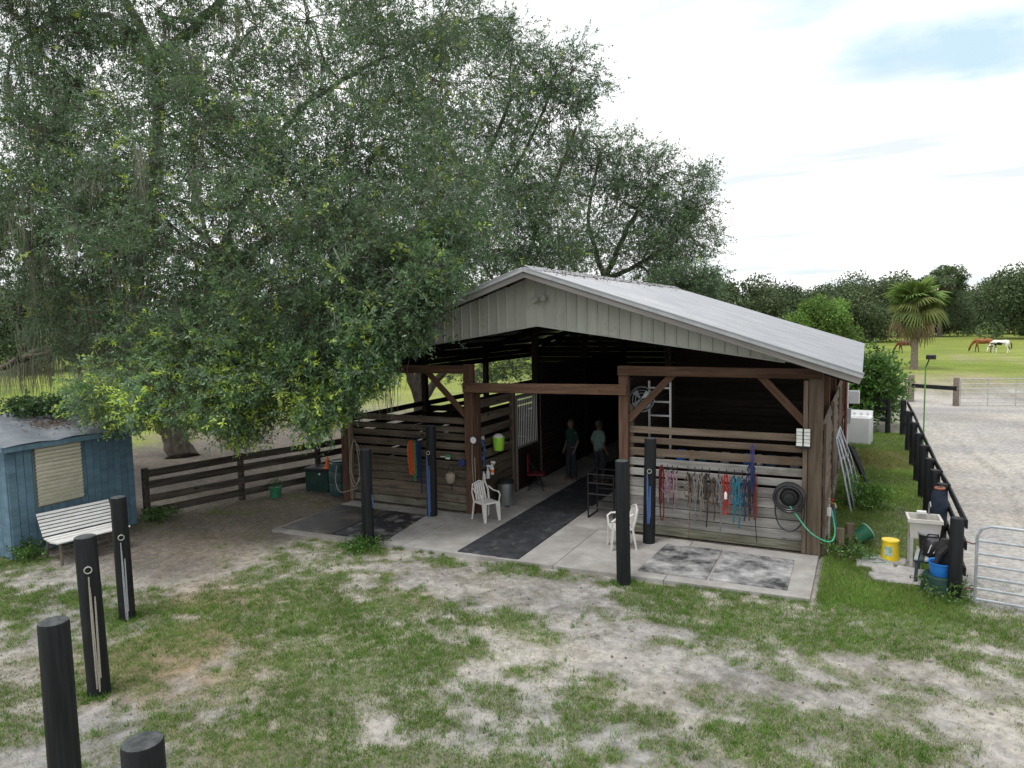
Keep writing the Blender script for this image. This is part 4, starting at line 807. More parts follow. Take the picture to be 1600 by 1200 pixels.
single('wall_unit',MB().rbox((0,0,0),(.34,.25,.42),.03),M['washer'],'small white unit box on the wall above the washing machine','unit box',(-.33,26.1,1.75))
single('corner_pole',MB().tube([(0,0,0),(0,0,2.85)],.045,8),M['redpaint'],'thin red brown pole at the far barn corner','pole',(-.56,25.4,0))
cp_=thing('camera_pole','slim green pole with small black camera at the arena fence','pole',(1.74,26.6,0)); part('pole',MB().tube([(0,0,0),(0,0,2.75)],.022,8),mat('green_pole',(.09,.22,.05),(.13,.28,.08),scale=5),cp_); part('arm',MB().tube([(0,0,2.72),(.09,0,2.98)],.02,6),M['blackmetal'],cp_); part('camera_head',MB().rbox((.14,0,3.06),(.28,.16,.15),.02),M['blackplastic'],cp_)
# ------------------------------------------------------------------ tack on the left stall front
YW=13.94
def hookrack(x,z,w,n,label):
    t=thing('hook_rack',label,'hook rack',(x,YW,z),0,'black hook racks'); part('bar',MB().box((0,0,0),(w,.012,.03)),M['blackmetal'],t)
    for k in range(n):
        u=-w/2+w*k/(n-1); part('hook',MB().tube([(u,-.005,.06),(u,-.008,-.06),(u,-.06,-.09),(u,-.085,-.05)],.009,6),M['blackmetal'],t)
    return t
hookrack(-9.58,1.77,.42,4,'black hook rack on the left stall front holding lead ropes')
def lead(x,z,L,m,label,w=.05,y=YW-.05,n=2,r=.012,group='hanging lead ropes and halters'):
    pts=[]
    for k in range(n):
        o=(k-(n-1)/2)*w*.6; l=L*random.uniform(.6,1); e1,e2=random.uniform(.3,.6),random.uniform(.3,.6); pts+=[(x+o-w*e1*.8,y-.01*k,z),(x+o-w*e1,y-.01*k-.012,z-l*.35),(x+o-w*e1,y-.01*k,z-l*.88),(x+o*1.2,y-.015*k-.01,z-l),(x+o+w*e2,y-.01*k,z-l*.86),(x+o+w*e2*.8,y-.012*k-.01,z-l*.3),(x+o+w*e2*.8,y-.01*k,z-.01)]
    return rope('lead_rope',pts,r,m,label,'rope',group)
lead(-9.66,1.68,.95,M['orange'],'bright orange lead rope hanging on the left stall front',.07,n=3,r=.014)
lead(-9.56,1.68,1.15,M['green'],'green lead rope hanging beside the orange one',.05,n=2,r=.012); lead(-9.47,1.68,.98,M['navy'],'dark blue lead rope on the left hook rack',.05,n=3,r=.013); lead(-9.40,1.66,1.25,M['navy'],'long thin navy rope at the right end of the left hook rack',.03,n=2,r=.009); lead(-9.76,1.62,.75,M['rope'],'thin pale cord at the left end of the left hook rack',.03,n=1,r=.006)
rope('coiled_rope',[(-11.42,YW,1.62),(-11.52,YW-.02,1.3),(-11.56,YW-.03,.75),(-11.42,YW-.04,.42),(-11.26,YW-.03,.75),(-11.3,YW-.03,1.35),(-11.40,YW-.02,1.62),(-11.48,YW-.03,1.3),(-11.5,YW-.04,.8),(-11.36,YW-.05,.5),(-11.2,YW-.04,.8),(-11.25,YW-.03,1.4),(-11.38,YW-.03,1.58)],.011,M['rope'],'pale rope coil hanging near the left barn corner','rope')
rope('loose_rope',[(-11.88,YW-.14,.95),(-11.92,YW-.16,.55),(-11.74,YW-.2,.3),(-11.45,YW-.08,.36),(-11.3,YW-.05,.42)],.01,M['rope'],'loose pale rope looping round the left barn corner post','rope')
bk=thing('basket_muzzle','tan basket muzzle hanging on the left stall front','muzzle',(-8.55,YW-.02,.78)); part('basket',MB().lathe([(.06,0),(.105,.06),(.115,.17),(.10,.24)],(0,-.1,0),14,cap1=False),M['tan'],bk,smooth=True); part('strap',MB().tube([(-.09,-.1,.23),(-.04,-.03,.42),(.05,-.03,.42),(.09,-.1,.23)],.011,6),M['blackweb'],bk); part('tail_strap',MB().tube([(0,-.06,.02),(0,-.04,-.18)],.014,6),M['blackweb'],bk)
sc=thing('hanging_brush','small green and white brush hung on the left stall front','brush',(-8.68,YW-.03,1.37)); part('back',MB().rbox((.05,-.03,.03),(.12,.05,.06),.012),M['green'],sc); part('bristles',MB().rbox((.04,-.03,-.02),(.11,.045,.04),.01),M['white'],sc); part('handle',MB().tube([(-.02,-.03,.01),(-.16,-.03,.0)],.013,6),M['white'],sc)
single('wound_strap',MB().lathe([(.03,-.04),(.085,-.035),(.09,.03),(.03,.04)],(0,0,0),16,rot=Matrix.Rotation(R_(80),3,'X')),M['navy'],'dark blue wound strap hung beside the aisle post','strap',(-8.27,YW-.06,1.27))
# aisle entry, left post and wall
ck=thing('wall_disc','round white dial on the aisle post','dial',(XA+.14,YF-.11,1.8)); part('rim',MB().lathe([(.085,-.012),(.095,0),(.09,.014)],(0,0,0),20,rot=Matrix.Rotation(R_(90),3,'X')),M['navy'],ck); part('face',MB().lathe([(.078,0),(.07,.006)],(0,-.013,0),20,rot=Matrix.Rotation(R_(90),3,'X')),M['white'],ck)
rope('thin_cord',[(XA+.1,YF-.11,1.7),(XA+.1,YF-.12,1.2),(XA+.13,YF-.12,.72),(XA+.17,YF-.12,.9),(XA+.16,YF-.11,1.4)],.007,M['rope'],'thin pale cord loop on the aisle post below the dial','cord')
hx=XA+.07
def halter(x,y,z,m,label,s=1,ax=(1,0,0),group='hanging lead ropes and halters',tail=.35):
    ax=Vector(ax); t=thing('halter',label,'halter',(x,y,z),0,group); r=.016*s; a=ax; d=Vector((ax.y,-ax.x,0))*.03
    def p(u,v,w=0): return a*u*s+Vector((0,0,v*s))+d*w
    part('crown_strap',MB().tube([p(0,0),p(-.06,-.12),p(-.075,-.26),p(-.03,-.3,1),p(.05,-.27,1),p(.07,-.12),p(.01,0)],r,6,flat=.6),m,t); part('nose_strap',MB().tube([p(-.07,-.26),p(-.085,-.38,1),p(-.01,-.45,1),p(.075,-.38,1),p(.06,-.26)],r,6,flat=.6),m,t); part('cheek_strap',MB().tube([p(-.02,-.05,1),p(.015,-.2,1.2),p(0,-.44,1.2)],r,6,flat=.6),m,t)
    for q_ in range(3):
        a0=random.uniform(-.07,.07); l0=random.uniform(.3,.75); part('loose_strap',MB().tube([p(a0*.4,-.02,.6),p(a0,-.2,1.3),p(a0*1.3+random.uniform(-.03,.03),-l0,1.1)],r*random.uniform(.6,.95),6,flat=.5),random.choice([m,m,M['blackweb'],M['leather']]),t)
    part('buckle',MB().ring(p(-.07,-.2,.5),.016,.004,u=a,w=(0,0,1)),M['eyebolt'],t)
    if tail: part('tail_strap',MB().tube([p(.02,-.43,1),p(.03,-.6,1),p(.01,-.43-tail,.8)],r*.8,6),m,t)
    return t
halter(hx,14.34,1.62,M['navy'],'navy blue halter bundle hanging just inside the aisle on the left',1.25,(0,1,0),tail=.2)
halter(hx+.03,14.4,1.75,M['bluerope'],'pale blue halter hung over the navy bundle in the aisle',1.1,(0,1,0),tail=.1)
for i,(y,m,lab) in enumerate(((14.42,'white','white spray bottle hanging in the aisle, nearest the post'),(14.62,'white','white spray bottle hanging in the aisle, middle one'),(14.84,'white','white spray bottle with orange label hanging in the aisle'))):
    t=thing('spray_bottle',lab,'bottle',(XA+.12,y,.72+.05*i),0,'spray bottles hanging in the aisle'); part('bottle',MB().lathe([(.045,0),(.05,.02),(.05,.16),(.02,.22),(.018,.26)],(0,0,0),12),M['white'],t,smooth=True); part('trigger_head',MB().rbox((.03,0,.30),(.12,.03,.05),.008).tube([(.06,0,.28),(.05,0,.22)],.01,5),M['white'] if i else M['blackplastic'],t)
    if i==2: part('printed_band',MB().lathe([(.052,.05),(.052,.12)],(0,0,0),12,False,False),M['cone'],t)
bu=thing('feed_bucket','lime green bucket hung on the aisle wall','bucket',(XA+.2,15.05,1.38)); part('body',MB().lathe([(.115,0),(.125,.02),(.15,.30),(.158,.30),(.158,.325),(.145,.32),(.118,.03)],(0,0,0),20,cap1=False),M['lime'],bu,smooth=True); part('handle',MB().tube([(0,-.155,.3),(.06,-.1,.2),(.11,0,.15),(.06,.1,.2),(0,.155,.3)],.006,6),M['blackplastic'],bu); part('contents',MB().lathe([(.13,.27),(.12,.36),(.05,.40)],(0,0,0),9),M['white'],bu)
single('wall_switch',MB().rbox((0,0,0),(.02,.17,.10),.004),M['white'],'small white double switch plate on the aisle wall','switch',(XA+.035,14.55,1.74))
tr=thing('trash_can','cylindrical steel trash can with dark lid in the aisle','trash can',(-7.72,15.0,SZ)); part('body',MB().lathe([(.19,0),(.195,.03),(.195,.55)],(0,0,0),24),M['steel'],tr,smooth=True); part('lid',MB().lathe([(.2,.55),(.2,.60),(.15,.64),(.04,.655)],(0,0,0),24),M['blackplastic'],tr,smooth=True); part('pedal',MB().box((.12,-.18,.03),(.09,.09,.02)),M['blackplastic'],tr)
def plchair(loc,rz,label):
    t=thing('plastic_chair',label,'chair',loc,rz,'white plastic chairs'); m=M['plastic_w']
    part('seat',MB().rbox((0,.0,.41),(.42,.42,.035),.03),m,t)
    for sx in(-1,1):
        part('leg',MB().add([(sx*.19-.03,-.24,0),(sx*.19+.03,-.24,0),(sx*.19+.025,-.21,0),(sx*.19-.025,-.21,0),(sx*.18-.06,-.21,.42),(sx*.18+.05,-.21,.42),(sx*.18+.05,-.17,.42),(sx*.18-.06,-.17,.42)],[(0,3,2,1),(4,5,6,7),(0,1,5,4),(1,2,6,5),(2,3,7,6),(3,0,4,7)]),m,t)
        part('leg',MB().tube([(sx*.22,.26,0),(sx*.2,.19,.42)],[.018,.026],6),m,t)
        part('armrest',MB().tube([(sx*.2,-.2,.41),(sx*.235,-.21,.58),(sx*.24,-.14,.63),(sx*.235,.06,.63),(sx*.2,.2,.70)],[.022,.022,.026,.026,.022],8,flat=.7),m,t)
    part('back_frame',MB().tube([(-.2,.2,.42),(-.215,.25,.62),(-.17,.29,.78),(0,.31,.83),(.17,.29,.78),(.215,.25,.62),(.2,.2,.42)],.026,8,flat=.7),m,t,smooth=True)
    for k in range(5): x=-.12+.06*k; part('back_slat',MB().add([(x-.02,.2,.43),(x+.02,.2,.43),(x+.02,.215,.43),(x-.02,.215,.43),(x*.9-.02,.30,.80),(x*.9+.02,.30,.80),(x*.9+.02,.315,.80),(x*.9-.02,.315,.80)],[(0,3,2,1),(4,5,6,7),(0,1,5,4),(1,2,6,5),(2,3,7,6),(3,0,4,7)]),m,t)
plchair((-7.55,13.70,SZ),R_(62),'white plastic armchair beside the left aisle post')
plchair((-4.2,13.0,SZ),R_(-60),'white plastic chair half hidden behind the front right hitching post')
rk=thing('saddle_rack','black metal rack standing in the aisle by the right post','rack',(-5.2,15.0,SZ))
for x in(-.3,.3): part('side_frame',MB().tube([(x,-.3,.02),(x,-.3,1.0),(x,.3,1.0),(x,.3,.02),(x,-.3,.02)],.02,6),M['blackmetal'],rk)
for z in(.25,.55,.8,1.0):
    for y in(-.3,.3): part('cross_bar',MB().tube([(-.3,y,z),(.3,y,z)],.018,6),M['blackmetal'],rk)
cl_=thing('red_folding_chair','red cloth folding chair standing in the dark aisle','chair',(-7.72,16.75,SZ),.4); part('seat_cloth',MB().rbox((0,0,.42),(.46,.42,.04),.02),M['cloth_red'],cl_); part('back_cloth',MB().rbox((-.2,0,.72),(.05,.46,.46),.02),M['cloth_red'],cl_)
for y in(-.2,.2): part('leg',MB().tube([(.2,y,0),(-.2,y,.9)],.014,6).tube([(-.22,y,0),(.2,y,.45)],.014,6),M['blackmetal'],cl_)
# ------------------------------------------------------------------ right stall front
for i,(x,w,n,lab) in enumerate(((-3.47,.30,4,'black hook rack on the right stall front, leftmost'),(-2.90,.42,4,'black hook rack on the right stall front, middle one'),(-2.29,.44,4,'black hook rack on the right stall front, rightmost'))): hookrack(x,1.50,w,n,lab)
HY=YW-.06
HL=[(-3.52,1.46,'pink','pink patterned halter on the leftmost right hand rack',1.05,.1),(-3.38,1.46,'pink','pink halter with leather end at the leftmost rack',1.0,.4),(-3.08,1.44,'htan','tan leather and rope halter on the middle rack',1.05,.8),(-2.97,1.44,'hgrey','grey rope halter on the middle rack',1.1,.5),(-2.86,1.44,'hrope','pale rope halter at the middle rack hook',1.1,.4),(-2.74,1.46,'blackweb','black halter at the right end of the middle rack',1.15,.5),(-2.60,1.38,'leather','brown leather bridle between middle and right racks',1.15,.3),(-2.48,1.42,'hgrey','grey blue halter at the left hook of the right rack',1.15,.6),(-2.23,1.44,'teal','teal halter on the right rack',1.15,.35),(-2.13,1.44,'teal','deep teal halter at the right end of the right rack',1.2,.4),(-2.03,1.40,'navy','navy halter hung next to the teal ones',1.1,.3),(-1.94,1.38,'blackweb','black bridle beside the purple rope',1.05,.2)]
for (x,z,m,lab,s,tl_) in HL: halter(x,HY,z,M[m],lab,s,tail=tl_)
lead(-3.63,1.52,1.1,M['maroon'],'dark red lead strap at the left end of the right stall front',.06,HY,2,.013)
lead(-2.36,1.45,.95,M['red'],'bright red lead rope on the right hand rack',.075,HY-.02,3,.010)
single('white_bottle',MB().lathe([(.03,0),(.03,.1),(.012,.14)],(0,0,0),10),M['white'],'small white bottle tucked in the bright red lead rope','bottle',(-2.36,HY-.06,1.0),smooth=True)
lead(-1.88,2.06,1.5,M['purple'],'long purple lead rope hanging from the upper board',.045,HY,2,.010); lead(-1.82,1.5,1.0,M['maroon'],'dark red strap beside the long purple rope',.04,HY-.02,2,.009)
halter(-1.90,HY-.03,1.75,M['navy'],'dark navy halter knot on the purple rope',1.0,tail=.1)
rope('whip',[(-1.83,HY,1.1),(-1.82,HY-.01,.7),(-1.79,HY,.2)],.008,M['blackweb'],'thin black whip hanging down to the bottom board','whip')
hr=thing('hose_reel','black hose wound on a wall reel beside the corner post','hose reel',(-1.22,YW,1.13))
for k in range(5):
    for rr,dy in ((.265,.0),(.225,.0)): part('hose_coil',MB().ring((0,-.04-k*.034,0),rr+random.uniform(-.012,.012),.018,seg=28,sub=7),M['rubber'],hr,smooth=True)
part('drum',MB().lathe([(.17,0),(.17,.09),(.13,.12),(.10,.12),(.09,.15),(.03,.155)],(0,-.005,0),22,rot=Matrix.Rotation(R_(90),3,'X')),M['blackplastic'],hr,smooth=True)
rope('hanging_hose',[(-1.42,YW-.12,1.22),(-1.46,YW-.13,.9),(-1.38,YW-.13,.6),(-1.18,YW-.13,.50),(-.99,YW-.13,.68),(-.95,YW-.13,1.0),(-1.03,YW-.13,1.3)],.014,M['rubber'],'black hose loop hanging below the reel','hose')
rope('garden_hose',[(-1.2,YW-.14,.98),(-1.05,YW-.16,.78),(-.85,YW-.2,.55),(-.62,YW-.14,.40),(-.48,YW-.02,.38),(-.44,YW+.08,.55),(-.5,YW+.14,.9)],.013,M['hose'],'bright green hose from the reel round the corner post','hose')
lt=thing('solar_light','white twin panel lamp fixed beside the right corner post','lamp',(-1.0,YW-.02,2.26)); part('bracket',MB().rbox((0,.0,-.02),(.26,.03,.36),.01),M['blackplastic'],lt)
for x in(-.065,.065):
    for k in range(5): part('lamp_cell',MB().rbox((x,-.03,-.13+.066*k),(.105,.025,.056),.008),M['lens'],lt)
part('sensor',MB().lathe([(.035,0),(.03,.04)],(0,-.02,-.23),10),M['blackplastic'],lt)
# ladder and fan inside the right bay
ld=thing('aluminium_ladder','aluminium ladder standing inside the right bay','ladder',(-3.95,15.0,.05))
for x in(-.23,.23): part('stile',MB().box((x,0,1.55),(.035,.07,3.1)),M['alu'],ld)
for k in range(10): part('rung',MB().box((0,0,.25+.3*k),(.44,.05,.035)),M['alu'],ld)
fn=thing('round_fan','dusty round fan with wire guard hanging inside the right bay','fan',(-4.22,14.5,2.8),.5)
part('shroud',MB().lathe([(.26,-.08),(.28,0),(.26,.08)],(0,0,0),24,False,False,rot=Matrix.Rotation(R_(90),3,'X')),M['galv'],fn,smooth=True)
for rr in(.07,.14,.2,.26): part('guard_ring',MB().ring((0,-.09,0),rr,.005,seg=24,sub=5),M['galv'],fn)
for k in range(4): a=k*PI/2+.4; part('blade',MB().add([(0,0,0),(.22*math.cos(a),-.03,.22*math.sin(a)),(.22*math.cos(a+.6),.03,.22*math.sin(a+.6)),(0,.012,0),(.22*math.cos(a),-.018,.22*math.sin(a)),(.22*math.cos(a+.6),.042,.22*math.sin(a+.6))],[(0,1,2),(3,5,4),(0,3,4,1),(1,4,5,2),(2,5,3,0)]),M['galv'],fn)
shf=thing('storage_shelf','cluttered shelf behind the slats of the right stall front','shelf',(-2.3,14.6,0)); part('board',MB().box((0,0,1.55),(2.9,.4,.03)),M['dark'],shf)
for x in (-1.4,0,1.4): part('upright',MB().box((x,.15,.8),(.05,.05,1.6)),M['dark'],shf)
for i in range(12):
    c=['blackplastic','bluep','white','teal','greypaint','ropegrey'][i%6]; single('storage_box' if i%2 else 'storage_jar',(MB().rbox((0,0,.1),(.16,.16,.2),.01) if i%2 else MB().lathe([(.06,0),(.065,.15),(.04,.2)],(0,0,0),10)),M[c],'%s %s on the shelf behind the right stall slats, %s from the left'%(['black','blue','white','teal','dark grey','pale grey'][i%6],'box' if i%2 else 'jar',['first','second','third','fourth','fifth','sixth','seventh','eighth','ninth','tenth','eleventh','twelfth'][i]),'box' if i%2 else 'jar',(-3.6+i*.22,14.55,1.566),group='things on the shelf behind the slats' )
# ------------------------------------------------------------------ left of barn: box, barrel, cone, bucket
db=thing('storage_bin','dark plastic storage bin beside the barn corner','bin',(-13.2,14.75,0),.15); part('body',MB().rbox((0,0,.29),(.75,.6,.58),.04),M['dkgreen'],db); part('lid',MB().rbox((0,0,.61),(.8,.64,.07),.03),M['blackplastic'],db)
part('emblem',MB().lathe([(.03,0),(.03,.01)],(.1,-.305,.5),10,rot=Matrix.Rotation(R_(90),3,'X')),M['white'],db)
br=thing('barrel','dark blue green plastic barrel at the left barn corner','barrel',(-12.4,14.5,0)); part('body',MB().lathe([(.24,0),(.27,.05),(.28,.3),(.265,.33),(.28,.36),(.28,.62),(.265,.65),(.28,.68),(.26,.86),(.2,.9)],(0,0,0),20),mat('barrel_plastic',(.03,.065,.07),(.05,.09,.095),rough=.45,scale=5),br,smooth=True); part('rim',MB().ring((0,0,.9),.2,.02,u=(1,0,0),w=(0,1,0),seg=20),MATS['barrel_plastic'],br)
cn=thing('traffic_cone','small orange cone standing on the dark bin','cone',(-12.88,14.6,.65)); part('base',MB().rbox((0,0,.012),(.2,.2,.025),.02),M['cone'],cn); part('body',MB().lathe([(.08,.025),(.02,.3),(.015,.31)],(0,0,0),14),M['cone'],cn)
bb=thing('planter_bucket','green bucket with sprouting weeds by the paddock fence','bucket',(-13.8,13.6,0)); part('body',MB().lathe([(.12,0),(.13,.02),(.165,.27),(.175,.28),(.165,.29),(.14,.26)],(0,0,0),16),M['greenp'],bb,smooth=True)
v,f,c=twigs(np.array([[0,0,.27]]*26)+rng.normal(size=(26,3))*.06,np.tile(nrm((0,0,1)),(26,1))+rng.normal(size=(26,3))*.4,6,.18,.05,.025,lambda n:np.tile(np.array([[.06,.13,.03]]),(n,1)),False); link('plant',npmesh('plant',v,f,c),M['leaf'],bb)
# ------------------------------------------------------------------ right corner: stakes, buckets, sink, bench
for x,y,h,lab in ((-.36,14.16,.56,'short grey wooden stake nearest the barn corner'),(-.2,14.42,.6,'short grey wooden stake standing right of its twin')): 
    t=thing('wooden_stake',lab,'stake',(x,y,0),.1,'short wooden stakes'); plank('stake',(0,0,-.1),(0,0,h),.14,.1,M['grey'],parent=t,up=(1,0,0),world=False)
rs=thing('water_tap','cluttered tap riser with hose fittings beside the corner post','tap',(-.56,14.35,0)); part('pipe',MB().tube([(0,0,0),(0,0,1.05)],.02,8),mat('old_pipe',(.4,.38,.35),(.5,.48,.45),scale=8),rs); part('tap_body',MB().tube([(0,0,.98),(.1,-.04,.98),(.12,-.05,.9)],.018,7),mat('brass',(.35,.2,.1),(.45,.28,.15),scale=8,metal=.6,rough=.4),rs); part('valve',MB().ring((.05,-.02,1.04),.035,.008,u=(1,0,0),w=(0,1,0)),M['red'],rs); part('timer_box',MB().rbox((.0,-.06,.82),(.08,.06,.16),.01),M['white'],rs); part('hose_tails',MB().tube([(.08,-.06,.95),(.12,-.05,.6),(.16,.0,.45)],.012,6),M['bluerope'],rs)
tb=thing('tipped_bucket','green bucket lying tipped in the grass','bucket',(-.02,15.2,.17),.6); part('body',MB().lathe([(.11,-.15),(.16,.16),(.17,.17),(.16,.18),(.13,.14)],(0,0,0),18,rot=Matrix.Rotation(R_(62),3,'Y')),M['greenp'],tb,smooth=True); part('rim',MB().ring(Matrix.Rotation(R_(62),3,'Y')@Vector((0,0,.17)),.165,.012,u=Matrix.Rotation(R_(62),3,'Y')@Vector((1,0,0)),w=(0,1,0),seg=20),mat('rim_pale_green',(.3,.5,.4),(.36,.56,.46),scale=4),tb)
yb=thing('yellow_bucket','bright yellow bucket with pale printed patch on the pavers','bucket',(.47,14.3,.05)); part('body',MB().lathe([(.15,0),(.155,.02),(.135,.31),(.14,.33),(.145,.335),(.145,.36),(.12,.36)],(0,0,0),22),M['yellow'],yb,smooth=True)
mb=MB(); vs=[]
for i in range(7): a=-PI/2-.75+i*.16; vs+=[(.1525*math.cos(a),.1525*math.sin(a),.09),(.1435*math.cos(a),.1435*math.sin(a),.26)]
part('printed_patch',mb.add(vs,[(2*i,2*i+2,2*i+3,2*i+1) for i in range(6)]),mat('label_print',(.55,.6,.5),(.12,.28,.22),scale=14),yb)
rope('coiled_hose',[(.0,14.1,.03),(.2,13.95,.03),(.42,14.0,.04),(.44,14.15,.05),(.2,14.22,.05),(.02,14.12,.05),(.18,13.98,.06),(.38,14.05,.06),(.3,14.2,.07),(.1,14.3,.05),(.02,14.6,.03),(.08,14.9,.03)],.016,M['hosegrey'],'grey green hose coiled on the pavers by the yellow bucket','hose')
pv=thing('stepping_pavers',None,None,(.5,13.7,0)); pv['kind']='structure'
for q_,(x,y,a,b,r) in enumerate(((.22,13.95,.62,.34,.1),(.48,14.28,.5,.36,-.1),(.46,13.62,.55,.4,.25),(.66,13.28,.62,.36,.1),(.78,13.72,.5,.36,-.2),(.34,13.28,.4,.3,.3))): part('paver',MB().rbox((x,y,.012+.006*q_),(a,b,.07),.03,r),M['stone'],pv,world=True)
sk=thing('utility_sink','white plastic utility sink on legs beside the arena fence','sink',(.98,14.25,0),.05)
mb=MB(); mb.add([(-.27,-.25,.9),(.27,-.25,.9),(.27,.25,.9),(-.27,.25,.9),(-.23,-.21,.9),(.23,-.21,.9),(.23,.21,.9),(-.23,.21,.9),(-.2,-.18,.58),(.2,-.18,.58),(.2,.18,.58),(-.2,.18,.58),(-.22,-.2,.55),(.22,-.2,.55),(.22,.2,.55),(-.22,.2,.55),(-.27,-.25,.84),(.27,-.25,.84),(.27,.25,.84),(-.27,.25,.84),(-.245,-.225,.84),(.245,-.225,.84),(.245,.225,.84),(-.245,.225,.84)],
 [(0,1,5,4),(1,2,6,5),(2,3,7,6),(3,0,4,7),(4,5,9,8),(5,6,10,9),(6,7,11,10),(7,4,8,11),(8,9,10,11),(0,16,17,1),(1,17,18,2),(2,18,19,3),(3,19,16,0),(16,20,21,17),(17,21,22,18),(18,22,23,19),(19,23,20,16),(20,12,13,21),(21,13,14,22),(22,14,15,23),(23,15,12,20),(12,15,14,13)]); part('basin',mb,M['sinkw'],sk)
for x in(-.2,.2):
    for y in(-.18,.18): part('leg',MB().box((x,y,.28),(.05,.05,.56)),mat('sink_leg',(.36,.36,.35),(.45,.45,.44),scale=5),sk)
part('faucet',MB().tube([(.1,.22,.9),(.1,.22,1.08),(.1,.12,1.14),(.1,.02,1.08)],.014,7),M['steel'],sk,smooth=True); part('sprayer',MB().rbox((-.02,.16,.94),(.16,.07,.05),.015),M['white'],sk)
bb2=thing('slatted_bench','small dark grey slatted bench in front of the sink','bench',(1.0,13.5,0),-.12)
for k in range(5): plank('seat_slat',(-.15+.075*k,-.38,.45),(-.15+.075*k,.38,.45),.025,.055,M['greypaint'] if k%2 else mat('pale_slat',(.25,.27,.28),(.33,.35,.36),scale=8),parent=bb2,world=False)
for x in(-.15,.15):
    for y in(-.34,.34): part('leg',MB().tube([(x,y,0),(x*.9,y*.95,.44)],[.028,.024],7),M['greypaint'],bb2)
for y in(-.33,.33): part('cross_rail',MB().box((0,y,.415),(.36,.04,.04)),M['greypaint'],bb2)
gb=thing('grooming_tote','black tote bag with white stripes on the slatted bench','bag',(1.06,13.42,.465),.1); part('body',MB().lathe([(.13,0),(.16,.05),(.155,.2),(.1,.27)],(0,0,0),12),M['blackplastic'],gb,smooth=True); part('strap',MB().tube([(-.12,0,.2),(-.07,-.02,.36),(.07,-.02,.36),(.12,0,.2)],.014,6),M['blackweb'],gb)
for k in range(2): part('stripe',MB().tube([(-.09+.08*k,-.155,.08),(-.04+.08*k,-.14,.22)],.008,5),M['white'],gb)
gb=thing('black_bucket','black bucket with grey lid on the far end of the slatted bench','bucket',(1.02,13.78,.465)); part('body',MB().lathe([(.13,0),(.15,.26)],(0,0,0),16),M['blackplastic'],gb,smooth=True); part('lid',MB().lathe([(.155,.26),(.15,.285),(.05,.29)],(0,0,0),16),mat('lid_dull',(.18,.18,.19),(.24,.24,.25),scale=6),gb,smooth=True)
dm=thing('plastic_drum','dark green overturned tub on the ground by the corner post','tub',(1.16,13.05,0)); part('body',MB().lathe([(.30,0),(.29,.04),(.26,.27),(.24,.285)],(0,0,0),22),M['dkgreen'],dm,smooth=True)
tb=thing('blue_tub','bright blue tub standing on the dark overturned tub','tub',(1.16,13.0,.29)); part('body',MB().lathe([(.15,0),(.16,.02),(.185,.2),(.195,.2),(.195,.22),(.175,.21),(.15,.03)],(0,0,0),22,cap1=False),M['bluep'],tb,smooth=True)
jk=thing('black_jacket','dark jacket and straps hung over the blue tub at the corner post','jacket',(1.22,13.1,.5)); mb=MB(); mb.ell([((0,0,-.08),.08,.06),((.0,.02,.05),.15,.10),((-.02,.04,.2),.13,.09),((0,.05,.34),.07,.06)],10); part('body',mb,M['blackweb'],jk,smooth=True); part('sleeve',MB().tube([(.02,-.06,.25),(-.1,-.12,.12),(-.14,-.14,-.02)],[.05,.045,.035],7),M['blackweb'],jk)
jj=thing('hung_jacket','navy jacket with orange collar hung on a fence post behind the sink','jacket',(1.28,15.2,1.0)); mb=MB(); mb.ell([((0,-.08,-.35),.12,.07),((0,-.08,-.1),.15,.1),((0,-.06,.15),.13,.1),((0,-.04,.26),.07,.07)],10); part('body',mb,mat('dark_navy',(.012,.018,.035),(.02,.03,.05),rough=.8,scale=9),jj,smooth=True); part('collar',MB().ring((0,-.06,.24),.07,.025,u=(1,0,0),w=(0,1,0)),mat('rust_cloth',(.25,.09,.05),(.32,.13,.08),scale=9),jj)
